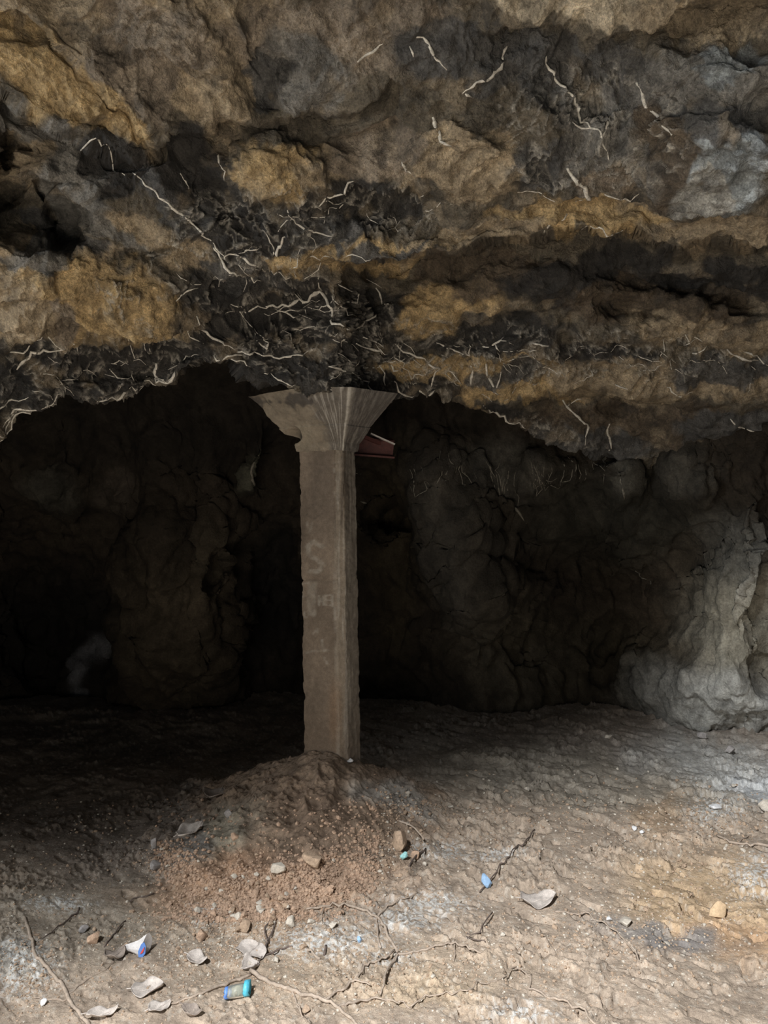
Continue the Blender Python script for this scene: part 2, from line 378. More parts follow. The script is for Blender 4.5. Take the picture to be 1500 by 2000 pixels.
oy = brow(ox) * (1 - ot) + 1.1 * ot
Po = np.stack([ox, oy, 3.27 + .06 * ot + 0 * ox], -1); Po[..., 2] += .05 * fbm(Po, 2., 3) ; Po[..., 1] += .08 * fbm(Po, 1.5, 3, off=4.) * (1 - ot)
struct(grid_mesh('ceiling', Po, M_ROCK, np.zeros(Po.shape) + np.array(PAL['base'])))  # unseen roof plate, added to keep sky light off the left floor

def lookup(P, xs, ys, px, py):
    i = int(np.clip(np.searchsorted(xs, px) - 1, 0, len(xs) - 2)); j = int(np.clip(np.searchsorted(ys, py) - 1, 0, len(ys) - 2))
    u = (px - xs[i]) / (xs[i + 1] - xs[i]); v = (py - ys[j]) / (ys[j + 1] - ys[j])
    return (P[j, i] * (1 - u) + P[j, i + 1] * u) * (1 - v) + (P[j + 1, i] * (1 - u) + P[j + 1, i + 1] * u) * v

# ------------------------------------------------------------------ walls
bx_ = coords(-60, 1560, 3.6, -820, 2400)
by_ = coords(640, 1500, 3.6, 300, 1600)
BX, BY = np.meshgrid(bx_, by_)
Q = np.stack([BX / 100., BY / 100., 0 * BX], -1)
wx = BX + 30 * fbm(Q, .8, 4, off=2.); wy = BY + 25 * fbm(Q, .8, 4, off=6.)
Yb = table(BX, BY, B_COLS, B_ROWS, B_T)
for cx, cy, rx, ry, rot, d in [(330, 1200, 120, 170, 5, -.45), (290, 1000, 60, 120, 0, -.2), (430, 1090, 40, 120, 0, -.25), (420, 1125, 16, 40, 0, .3), (120, 1240, 110, 100, 10, .7),
                               (60, 1120, 60, 90, 0, .2), (540, 1200, 70, 130, 0, .5), (890, 1050, 60, 160, -15, -.4), (970, 1260, 110, 150, 20, -.3), (750, 1020, 36, 20, 0, .5), (980, 1030, 40, 18, 8, .5), (970, 1090, 60, 16, 20, .3),
                               (1130, 1090, 140, 50, 10, .25), (1200, 1200, 150, 110, 0, .35), (1420, 1150, 90, 220, 5, -.35), (1440, 1370, 120, 70, 5, -.2), (1470, 1120, 22, 120, 0, -.15), (1290, 1340, 70, 60, 0, -.15),
                               (1050, 920, 120, 30, 0, -.15), (1220, 920, 30, 50, 0, -.25), (1340, 930, 50, 50, 0, -.25), (500, 920, 24, 50, 10, -.2), (100, 950, 60, 70, 0, -.2)]:
    Yb = Yb + d * blob(wx, wy, cx, cy, rx, ry, rot, .8)
Pb = unp(BX, BY, Yb)
Nb = normals(Pb)
Wb = Pb + .15 * np.stack([fbm(Pb, 1.5, 3, off=1.), fbm(Pb, 1.5, 3, off=5.), fbm(Pb, 1.5, 3, off=9.)], -1)
str_ = Wb * np.array([1, 1, .38])
disp = .16 * fbm(Wb, 1.1, 3, off=3.) + (.05 - .03 * sstep(1100, 1350, BX)) * (ridge(str_, 2.6, 3, off=8.) - 1) + .03 * fbm(str_, 12., 4, .6, off=2.)
Pb = Pb + Nb * disp[..., None]
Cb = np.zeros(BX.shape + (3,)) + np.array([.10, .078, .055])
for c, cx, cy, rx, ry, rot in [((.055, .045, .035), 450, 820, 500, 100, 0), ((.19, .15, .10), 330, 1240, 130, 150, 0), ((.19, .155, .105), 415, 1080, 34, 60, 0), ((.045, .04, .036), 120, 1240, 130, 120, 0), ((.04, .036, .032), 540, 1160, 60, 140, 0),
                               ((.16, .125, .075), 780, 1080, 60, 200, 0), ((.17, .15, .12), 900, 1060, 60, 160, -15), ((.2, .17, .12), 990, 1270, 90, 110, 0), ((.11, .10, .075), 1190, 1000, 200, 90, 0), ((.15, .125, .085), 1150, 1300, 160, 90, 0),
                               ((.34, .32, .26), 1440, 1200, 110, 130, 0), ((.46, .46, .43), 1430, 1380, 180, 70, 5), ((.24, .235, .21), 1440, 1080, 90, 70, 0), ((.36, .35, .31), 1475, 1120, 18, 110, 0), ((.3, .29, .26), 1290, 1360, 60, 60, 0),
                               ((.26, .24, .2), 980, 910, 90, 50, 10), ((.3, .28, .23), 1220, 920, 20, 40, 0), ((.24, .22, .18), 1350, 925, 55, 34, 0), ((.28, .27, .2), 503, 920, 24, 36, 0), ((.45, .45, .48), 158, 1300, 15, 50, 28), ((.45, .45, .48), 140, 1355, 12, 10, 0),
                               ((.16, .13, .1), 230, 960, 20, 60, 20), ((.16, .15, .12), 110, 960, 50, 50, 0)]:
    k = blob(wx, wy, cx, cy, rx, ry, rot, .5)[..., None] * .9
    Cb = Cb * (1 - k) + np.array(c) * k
Cb = Cb * (.26 + .66 * sstep(1150, 1400, BX) * sstep(980, 1200, BY))[..., None]  # gloom of the cave's back put into the colour; lit right wall spared
Cb = Cb * (1 + .45 * np.clip(fbm(str_, 7., 5, .6, off=31.), -1, 1))[..., None]
midx = .25 * (BX[:-1, :-1] + BX[1:, 1:] + BX[:-1, 1:] + BX[1:, :-1])
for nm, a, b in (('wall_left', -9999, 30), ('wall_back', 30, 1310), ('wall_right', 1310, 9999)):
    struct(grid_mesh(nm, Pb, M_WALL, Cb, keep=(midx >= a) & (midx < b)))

# ------------------------------------------------------------------ floor and the mound of earth
PC = np.array([-0.315, 3.80])        # centre of the pillar
def mound_h(x, y):
    dx = x - (PC[0] + .02); dy = y - (PC[1] - .08)
    ang = np.arctan2(dy, dx)
    rx = np.where(dx < 0, .84, .68); ry = np.where(dy < 0, 1.06, .6)
    P = np.stack([x, y, 0 * x], -1)
    d = np.sqrt((dx / rx) ** 2 + (dy / ry) ** 2)
    d = d * (1 + .22 * sstep(.1, .5, d) * fbm(P, 2.4, 4, off=5.))
    rad = np.stack([np.cos(ang) * 1.3, np.sin(ang) * 1.3, d * 1.4], -1)
    gul = ridge(rad + .25 * np.stack([fbm(P, 4., 2), fbm(P, 4., 2, off=7.), 0 * x], -1), 1.7, 3, off=19.) - 1.1
    t = np.clip(1 - d, 0, 1)
    h = .262 * np.minimum(t / .90, 1) ** 1.12
    m = sstep(0, .12, t)
    h = h + t * (1 - t) * .085 * gul + m * (.016 * fbm(P, 9., 4, .6, off=9.) + .005 * fbm(P, 45., 3, .6, off=2.))
    h = h - m * sstep(.12, .0, np.abs(fbm(P, 5., 2, off=23.))) * .015 * (1 - t)
    return np.where(d < 1, h, -0.16 * np.clip(d - 1, 0, 1))

def floor_h(x, y):
    P = np.stack([x, y, 0 * x], -1)
    dx = np.array([.78, -.62, 0]); dy = np.array([.62, .78, 0])
    R = np.stack([(P * dx).sum(-1) * .55, (P * dy).sum(-1) * 1.15, 0 * x], -1)
    right = sstep(-.3, .6, x)
    ro = sstep(-.12, .28, fbm(P, 2.6, 4, .55, off=91.))            # rough, trodden areas between smooth dusty ones
    h = .03 * fbm(P, 1.2, 3, off=1.) + .010 * fbm(P, 5., 3, .5, off=4.) + .0015 * fbm(P, 30., 3, .6, off=6.)
    r1 = fbm(R + .1 * fbm(P, 6., 2, off=3.)[..., None], 8., 3, .55, off=44.)
    h = h + (.004 + .016 * right) * ro * (sstep(.02, .30, r1) - .3 * sstep(.0, .5, -r1))
    c = fbm(R, 12., 3, .55, off=71.); h = h - (.008 + .014 * right) * sstep(.28, .38, c)
    l = fbm(P, 34., 3, .6, off=77.); h = h + ro * .008 * sstep(.08, .36, l) - .005 * ro * sstep(.3, .5, -l)
    h = h + .0025 * ro * fbm(P, 90., 2, off=55.)
    h = h + .05 * sstep(1.6, 3.2, x) * sstep(3, 5, y)
    return h

fx_ = coords(-60, 1560, 2.3, -2600, 4200, growth=1.25)
fy_ = np.concatenate([[1325, 1332], np.arange(1338, 2070, 1.9), [2080, 2100, 2140, 2200, 2300, 2500, 3000, 4200]])
FX, FY = np.meshgrid(fx_, fy_)
Yf = EYE * F / (FY - 1000.)
X_, Y_ = (FX - 750) / F * Yf, Yf
H_ = floor_h(X_, Y_)
Pf = np.stack([X_, Y_, H_], -1)
Q = np.stack([FX / 100., FY / 100., 0 * FX], -1)
def soil_color(px, py, P):
    Q = np.stack([px / 100., py / 100., 0 * px], -1)
    wx = px + 50 * fbm(Q, .8, 5, .6, off=2.); wy = py + 26 * fbm(Q, 1.1, 5, .6, off=6.)
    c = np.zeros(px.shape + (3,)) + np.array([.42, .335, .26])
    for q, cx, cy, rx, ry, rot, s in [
        ((.31, .265, .21), 150, 1800, 330, 90, -8, .8), ((.10, .09, .085), 250, 1560, 420, 150, 0, .6), ((.11, .10, .09), 620, 1420, 900, 70, 0, .6), ((.20, .175, .15), 1000, 1480, 300, 60, 5, .7), ((.30, .27, .22), 1150, 1530, 330, 60, 5, .7),  # dark tones left and far: shade beyond the daylight painted into the soil
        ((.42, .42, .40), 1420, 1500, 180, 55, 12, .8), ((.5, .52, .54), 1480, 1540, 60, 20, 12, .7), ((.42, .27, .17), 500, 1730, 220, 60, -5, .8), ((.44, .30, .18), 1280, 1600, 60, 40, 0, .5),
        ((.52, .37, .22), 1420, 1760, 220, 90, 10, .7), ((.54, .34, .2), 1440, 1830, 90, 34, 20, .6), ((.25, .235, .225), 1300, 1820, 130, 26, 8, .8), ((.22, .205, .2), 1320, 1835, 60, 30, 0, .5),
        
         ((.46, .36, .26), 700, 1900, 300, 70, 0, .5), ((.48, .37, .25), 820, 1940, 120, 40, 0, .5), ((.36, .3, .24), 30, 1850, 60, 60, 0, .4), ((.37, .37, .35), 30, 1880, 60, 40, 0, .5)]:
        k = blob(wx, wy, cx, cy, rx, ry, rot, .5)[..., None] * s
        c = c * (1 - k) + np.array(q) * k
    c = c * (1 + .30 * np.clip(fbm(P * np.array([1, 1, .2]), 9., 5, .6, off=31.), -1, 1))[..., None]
    ch = 0
    for cx, cy, rx, ry in ((840, 1762, 90, 26), (790, 1795, 80, 26), (850, 1660, 90, 18), (975, 1668, 60, 14), (405, 1785, 40, 24), (760, 1868, 60, 18), (110, 1768, 70, 14), (1480, 1710, 60, 44), (1460, 1520, 110, 50), (1400, 1585, 60, 26), (1020, 1990, 70, 30), (640, 1840, 130, 40), (40, 1900, 70, 60)):
        ch = np.maximum(ch, blob(px, py, cx, cy, rx, ry, 0, .9))
    sp = sstep(.0, .35, fbm(P * np.array([1, 1, .2]), 55., 3, .65, off=81.) + .55 * ch - .35)[..., None] * ch[..., None]
    c = c * (1 - .8 * sp) + np.array([.70, .70, .68]) * .8 * sp
    m = sstep(.28, .5, fbm(P * np.array([1, 1, .2]), 40., 2, .6, off=61.))[..., None] * .35
    return c * (1 - m) + np.array([.55, .5, .43]) * m
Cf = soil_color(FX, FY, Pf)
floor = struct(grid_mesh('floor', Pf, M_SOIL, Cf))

# mound: one mesh of its own, its rim tucked just under the floor
gx = np.linspace(-1.5, .75, 440); gy = np.linspace(2.35, 4.7, 420)
MX, MY = np.meshgrid(gx, gy)
mh = mound_h(MX, MY); Pm = np.stack([MX, MY, floor_h(MX, MY) + mh], -1)
mpx = 750 + F * MX / MY; mpy = 1000 + F * (EYE - Pm[..., 2]) / MY
Qm = np.stack([mpx / 100., mpy / 100., 0 * mpx], -1)
mwx = mpx + 40 * fbm(Qm, .9, 4, .6, off=2.); mwy = mpy + 26 * fbm(Qm, 1.1, 4, .6, off=6.)
Cm = np.zeros(MX.shape + (3,)) + np.array([.27, .20, .145])
for q, cx, cy, rx, ry, rot, s in [((.40, .25, .16), 480, 1730, 190, 60, 0, .85), ((.42, .28, .19), 740, 1720, 130, 36, 0, .7), ((.38, .35, .31), 780, 1560, 90, 36, 12, .85), ((.30, .28, .22), 430, 1630, 80, 40, -30, .7), ((.22, .21, .20), 360, 1640, 50, 40, -40, .7),
                                  ((.2, .14, .1), 600, 1590, 90, 60, 20, .6), ((.15, .115, .09), 560, 1690, 50, 24, 0, .5)]:  # last dark patch: shade of the hollow by the tan stone, painted in
    k = blob(mwx, mwy, cx, cy, rx, ry, rot, .5)[..., None] * s
    Cm = Cm * (1 - k) + np.array(q) * k
Cr = soil_color(mpx, mpy, Pm); k = (1 - sstep(.0, .075, mh + .02 * fbm(Pm, 9., 3, off=3.)))[..., None]
Cm = Cm * .9 * (1 - k) + Cr * k
Cm = Cm * (1 + .35 * np.clip(fbm(Pm, 12., 5, .6, off=31.), -1, 1))[..., None]
keep = (mh[:-1, :-1] > -.012) | (mh[1:, 1:] > -.012)
mound = grid_mesh('earth_mound', Pm, M_SOIL, Cm, keep=keep)
tag(mound, 'heap of crumbly brown earth piled around the foot of the concrete pillar', 'mound')

def ground(x, y):
    a = np.array([float(x)]); b = np.array([float(y)])
    f = float(floor_h(a, b)[0]); m = float(mound_h(a, b)[0])
    return f + max(m, 0)
def at(px, py):
    """point of the ground seen at px, py"""
    dy = (py - 1000.) / F; dx = (px - 750.) / F
    Ys = np.arange(1.2, 6.4, .01)
    g = floor_h(dx * Ys, Ys) + np.clip(mound_h(dx * Ys, Ys), 0, None)
    z = EYE - dy * Ys
    hit = np.nonzero(z <= g)[0]
    Y = Ys[hit[0]] if len(hit) else EYE / dy
    return Vector((dx * Y, Y, ground(dx * Y, Y)))

# ------------------------------------------------------------------ pillar
def pil(px, py, Y): return np.array([(px - 750) / F * Y, Y, EYE + (1000 - py) / F * Y])
ZB, ZS, ZT = .10, 1.500 + 120 / F * 3.72, 2.13        # under the mound, foot of capital, top
pillar = empty('concrete_pillar', (PC[0], PC[1], .24), 'square concrete pillar with flared head standing in the earth mound', 'pillar')
# cross-section, counter-clockwise from the left corner; the front corner is chamfered
S0 = np.array([[-.435, 3.800], [-.250, 3.700], [-.205, 3.712], [-.148, 3.806], [-.246, 3.98], [-.372, 3.985]])
lean = lambda z: -.028 * (1 - (z - .24) / 1.6) * -1.0
def ring(S, z, n):
    pts = []
    for i in range(len(S)):
        a, b = S[i], S[(i + 1) % len(S)]
        for k in range(n): 
            p = a + (b - a) * k / n; pts.append((p[0] + lean(z), p[1], z))
    return np.array(pts)
NS = 16; rows = []
zs = list(np.linspace(ZB, ZS, 330))
def foot_out(z): return 0
for z in zs:
    rows.append(ring(S0, z, NS))
Pp = np.array(rows); 
Pp = np.concatenate([Pp, Pp[:, :1]], 1)
cen = np.array([-.29, 3.84])
ppx = 750 + F * Pp[..., 0] / Pp[..., 1]; ppy = 1000 + F * (EYE - Pp[..., 2]) / Pp[..., 1]
dirv = Pp[..., :2] - cen; dirv /= np.linalg.norm(dirv, axis=-1, keepdims=True)
def close(a): a[:, -1] = a[:, 0]; return a
dsp = .004 * fbm(Pp, 9., 4, .6, off=3.) + .002 * fbm(Pp, 40., 3, off=9.)
edge = np.zeros(Pp.shape[1]); edge[::NS] = 1
dsp = dsp - .005 * edge * sstep(.1, .5, fbm(Pp, 14., 3, off=66.))
for gy_, dpt in ((905, .003), (985, .003), (1133, .007), (1228, .002), (1330, .002)):
    dsp = dsp - dpt * np.exp(-((ppy - gy_ - 2 * np.sin(ppx / 9.)) / 2.2) ** 2) * (ppx < 662)
dsp = close(dsp)
Pp[..., :2] += dirv * dsp[..., None]
Cp = np.zeros(Pp.shape + ()) * 0 + np.array([.20, .155, .115])
n = fbm(Pp * np.array([1, 1, .35]), 8., 5, .6, off=13.)[..., None]
Cp = Cp * (1 + .30 * n)
facel = ((ppx < 656))
def pcol(c, k):
    global Cp
    k = np.clip(k, 0, 1)[..., None]; Cp = Cp * (1 - k) + np.array(c) * k
front = (Pp[..., 1] < 3.84)
st = fbm(Pp * np.array([1, 1, .06]), 45., 3, off=5.)
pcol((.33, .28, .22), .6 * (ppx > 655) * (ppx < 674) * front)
pcol((.27, .245, .21), .7 * (ppx >= 674) * front)  # right face painted lighter for the light that reaches it
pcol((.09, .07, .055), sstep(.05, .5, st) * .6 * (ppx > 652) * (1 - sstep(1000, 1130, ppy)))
pcol((.42, .38, .32), sstep(.15, .5, -st) * .55 * (ppx > 652))
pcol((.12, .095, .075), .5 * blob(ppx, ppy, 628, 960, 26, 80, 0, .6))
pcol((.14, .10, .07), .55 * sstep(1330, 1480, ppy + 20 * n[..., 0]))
pcol((.24, .15, .09), .5 * blob(ppx, ppy, 655, 1390, 12, 60, 0, .6))
pale = (.40, .36, .30)
def stroke(pts, wd, k=.7, c=pale):
    best = np.full(ppx.shape, 1e9)
    for (x0, y0), (x1, y1) in zip(pts[:-1], pts[1:]):
        L2 = (x1 - x0) ** 2 + (y1 - y0) ** 2 + 1e-6
        t = np.clip(((ppx - x0) * (x1 - x0) + (ppy - y0) * (y1 - y0)) / L2, 0, 1)
        best = np.minimum(best, np.hypot(ppx - x0 - t * (x1 - x0), ppy - y0 - t * (y1 - y0)))
    pcol(c, k * (1 - sstep(wd * .4, wd, best)) * front * facel * (.55 + .6 * fbm(Pp, 30., 2, off=4.)))
# washed-out painted marks on the left face
stroke([(630, 1068), (612, 1058), (601, 1068), (605, 1084), (620, 1094), (631, 1104), (622, 1116), (606, 1116)], 6, .75)
stroke([(604, 1138), (604, 1200)], 5, .45); stroke([(588, 1140), (588, 1190)], 3, .5); stroke([(588, 1140), (602, 1138)], 3, .6); stroke([(588, 1165), (598, 1165)], 3, .5); stroke([(614, 1140), (612, 1200)], 7, .6)
stroke([(624, 1163), (624, 1182), (631, 1163), (631, 1182)], 2.2, .9); stroke([(637, 1163), (637, 1182)], 2.2, .9); stroke([(637, 1163), (645, 1162)], 2.2, .9); stroke([(637, 1172), (644, 1172)], 2., .9); stroke([(637, 1182), (646, 1182)], 2., .9); stroke([(648, 1163), (649, 1184)], 3, .9)
stroke([(594, 1195), (594, 1205), (600, 1206)], 2, .8); stroke([(605, 1218), (606, 1235)], 2, .7); stroke([(612, 1238), (620, 1228), (622, 1240)], 2.5, .6); stroke([(630, 1250), (632, 1272)], 3, .8); stroke([(598, 1275), (612, 1272), (640, 1270)], 3, .6); stroke([(634, 1285), (638, 1295)], 3, .8)
stroke([(600, 1020), (603, 1040), (608, 1022), (611, 1040)], 2.5, .35)
dk = (.07, .055, .045)
stroke([(597, 945), (595, 965), (592, 982)], 2.2, .9, dk); stroke([(610, 985), (616, 1000)], 3, .6, dk); stroke([(600, 1005), (614, 1014), (628, 1003)], 3, .5, dk)
stroke([(634, 1310), (640, 1302)], 2.5, .5, dk)
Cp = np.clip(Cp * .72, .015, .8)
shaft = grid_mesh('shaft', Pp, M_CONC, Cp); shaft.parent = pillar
shaft.matrix_parent_inverse = Matrix.Translation(-Vector(pillar.location))

# flared head: boards of the formwork left steps in it
S1 = np.array([[-.680, 3.75], [-.372, 3.475], [-.150, 3.470], [.062, 3.66], [-.05, 4.25], [-.55, 4.25]])
lv = [(ZS - .004, 0), (ZS, .0), (ZS + .001, .055), (ZS + .035, .10), (ZS + .04, .10), (ZS + .042, .12), (1.925, .40), (1.928, .383), (1.932, .40), (2.035, .86), (2.088, 1.06)]
rows = []; NC = 48
for (z0, t0), (z1, t1) in zip(lv[:-1], lv[1:]):
    m = max(1, int(abs(z1 - z0) / .003))
    for k in range(m):
        z = z0 + (z1 - z0) * k / m; t = t0 + (t1 - t0) * k / m
        rows.append(ring(S0 * (1 - t) + S1 * t, z, NC))
Ph = np.array(rows); Ph = np.concatenate([Ph, Ph[:, :1]], 1)
hpx = 750 + F * Ph[..., 0] / Ph[..., 1]; hpy = 1000 + F * (EYE - Ph[..., 2]) / Ph[..., 1]
dirv = Ph[..., :2] - cen; dirv /= np.linalg.norm(dirv, axis=-1, keepdims=True)
ds = .006 * fbm(Ph, 8., 4, .6, off=3.) + .003 * fbm(Ph, 30., 3, off=9.)
ds = ds - .06 * blob(hpx, hpy, 572, 850, 13, 14, 0, .3)                       # broken-out corner
ds = ds - .02 * blob(hpx + 8 * fbm(Ph, 20, 2), hpy, 505, 790, 30, 14, 30, .4)
Ph[..., :2] += dirv * close(ds)[..., None]
Ch = np.zeros(Ph.shape) + np.array([.25, .205, .15])
nn = fbm(Ph, 10., 5, .6, off=13.)
Ch = Ch * (1 + .25 * nn)[..., None]
def hcol(c, k):
    global Ch
    k = np.clip(k, 0, 1)[..., None]; Ch = Ch * (1 - k) + np.array(c) * k
# streaks that run down the chamfer like threads
idx = np.arange(Ph.shape[1]) / NC; zz = Ph[..., 2]
U = np.broadcast_to(idx, zz.shape)
sk = perlin(np.stack([U * 11. + zz * 3, zz * 4., 0 * zz], -1)) + .8 * perlin(np.stack([U * 29. + zz * 4, zz * 7., 0 * zz + 3], -1)) + .7 * perlin(np.stack([U * 60., zz * 12., 0 * zz + 3], -1))
fr = Ph[..., 1] < 3.9
mk = sstep(.85, 1.1, U + .25 * fbm(Ph, 8, 3)) * (U < 3) * fr
hcol((.13, .115, .10), mk * .75)
hcol((.46, .42, .36), mk * sstep(.1, .5, sk) * .7)
hcol((.55, .5, .42), .8 * blob(U, zz * 0, 2.0 , 0, .07, 1, 0, .5) * fr)
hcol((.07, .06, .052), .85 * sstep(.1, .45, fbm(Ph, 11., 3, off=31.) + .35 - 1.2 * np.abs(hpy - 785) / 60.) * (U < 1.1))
hcol((.10, .09, .085), .65 * sstep(1.92, 2.1, U) * (U < 3.05) * fr)
hcol((.33, .3, .26), .5 * sstep(2.0, 2.04, U) * (U < 2.6) * sstep(.1, .5, -sk))
hcol((.30, .25, .18), .6 * blob(hpx, hpy, 590, 850, 22, 24, 20, .3))
hcol((.02, .017, .015), .9 * blob(hpx, hpy, 573, 850, 11, 12, 0, .3))  # shade inside the broken-out corner, painted near black
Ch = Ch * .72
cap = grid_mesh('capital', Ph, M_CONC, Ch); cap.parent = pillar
cap.matrix_parent_inverse = Matrix.Translation(-Vector(pillar.location))
cap['label'] = 'flared pillar head with board marks and pale streaks'

# red steel beam and strips in the dark behind the pillar head
def box_between(a, b, wd, ht, up=Vector((0, 0, 1))):
    a, b = Vector(a), Vector(b); d = (b - a).normalized(); s = d.cross(up).normalized(); u = s.cross(d)
    V = []
    for p in (a, b):
        for i, j in ((-1, -1), (1, -1), (1, 1), (-1, 1)): V.append(tuple(p + s * wd * .5 * i + u * ht * .5 * j))
    return V, [(0, 1, 2, 3), (7, 6, 5, 4), (0, 4, 5, 1), (1, 5, 6, 2), (2, 6, 7, 3), (3, 7, 4, 0)]
ba, bb = pil(640, 866, 4.02), pil(768, 876, 4.10)
beam = empty('steel_beam', tuple((ba + bb) / 2), 'dark red painted steel beam wedged behind the pillar head', 'beam')
up = Vector((0, -.25, 1))
for nm, off, wd, ht in (('web', 0, .012, .09), ('flange', .045, .07, .010), ('flange', -.045, .07, .010)):
    V, Fc = box_between(Vector(ba) + Vector((0, 0, off)), Vector(bb) + Vector((0, 0, off)), wd, ht, up); link_mesh(nm, V, Fc, M_RUST, beam)
for i, (p0, p1, lb) in enumerate((((724, 847, 4.0), (771, 868, 4.02), 'pale metal strip slanting over the dark red beam'), ((698, 848, 3.9), (742, 866, 4.0), 'shorter dark metal bar between pillar head and red beam'))):
    V, Fc = box_between(pil(*p0), pil(*p1), .02, .008 if i == 0 else .018)
    tag(link_mesh('metal_strip', V, Fc, M_STEEL if i == 0 else M_RUST), lb, 'metal bar')

# ------------------------------------------------------------------ tubes: roots on the rock and branches on the floor
def tube(pts, rad, sides=6, seed=0, jit=.15):
    pts = [Vector(p) for p in pts]; V, Fc = [], []; rs = random.Random(seed)
    n = len(pts)
    for i, p in enumerate(pts):
        d = (pts[min(i + 1, n - 1)] - pts[max(i - 1, 0)])
        if d.length < 1e-7: d = Vector((1, 0, 0))
        d.normalize()
        s = d.cross(Vector((.13, .2, 1))); s.normalize(); u = s.cross(d)
        r = rad[i] * (1 + rs.uniform(-jit, jit))
        for k in range(sides):
            a = 2 * math.pi * k / sides
            V.append(tuple(p + (s * math.cos(a) + u * math.sin(a)) * r))
    for i in range(n - 1):
        for k in range(sides):
            a, b = i * sides + k, i * sides + (k + 1) % sides
            Fc.append((a, b, b + sides, a + sides))
    Fc.append(tuple(range(sides))[::-1]); Fc.append(tuple(range((n - 1) * sides, n * sides)))
    return V, Fc

def resample(pl, step):
    out = [pl[0]]
    for (x0, y0), (x1, y1) in zip(pl[:-1], pl[1:]):
        L = math.hypot(x1 - x0, y1 - y0); m = max(1, int(L / step))
        for k in range(1, m + 1): out.append((x0 + (x1 - x0) * k / m, y0 + (y1 - y0) * k / m))
    return out

def smooth2(pl, it=1):
    for _ in range(it):
        q = [pl[0]]
        for a, b in zip(pl[:-1], pl[1:]):
            q.append((a[0] * .75 + b[0] * .25, a[1] * .75 + b[1] * .25)); q.append((a[0] * .25 + b[0] * .75, a[1] * .25 + b[1] * .75))
        q.append(pl[-1]); pl = q
    return pl

def root(pl, wpx, where='c', seed=0):
    rs = random.Random(seed); pl = resample(pl, 7.0)
    pts, rad = [], []
    ph = rs.uniform(0, 99)
    for i, (x, y) in enumerate(pl):
        x += 2.2 * math.sin(i * .53 + ph) + 1.6 * math.sin(i * 1.37 + 2 * ph) + rs.uniform(-1.6, 1.6); y += 2.0 * math.cos(i * .47 + ph) + 1.2 * math.sin(i * 1.7 + ph) + rs.uniform(-1.4, 1.4)
        if where == 'c' and y < float(lip(np.array([x]))[0]) - 1: p = lookup(Pc, cx_, cy_, x, y)
        else: p = lookup(Pb, bx_, by_, x, y) if where == 'w' else lookup(Pc, cx_, cy_, x, min(y, float(lip(np.array([x]))[0]) - 1))
        Y = p[1]; r = wpx * .5 * Y / F
        t = i / max(1, len(pl) - 1); r *= (.35 + .65 * math.sin(math.pi * min(max(t * .85 + .12, 0), 1)))
        v = (p - np.array([0, 0, EYE])); v = v / np.linalg.norm(v)
        pts.append(p - v * r * rs.uniform(-.5, .7)); rad.append(max(r, .0011))
    return tube(pts, rad, 6, seed, .42)

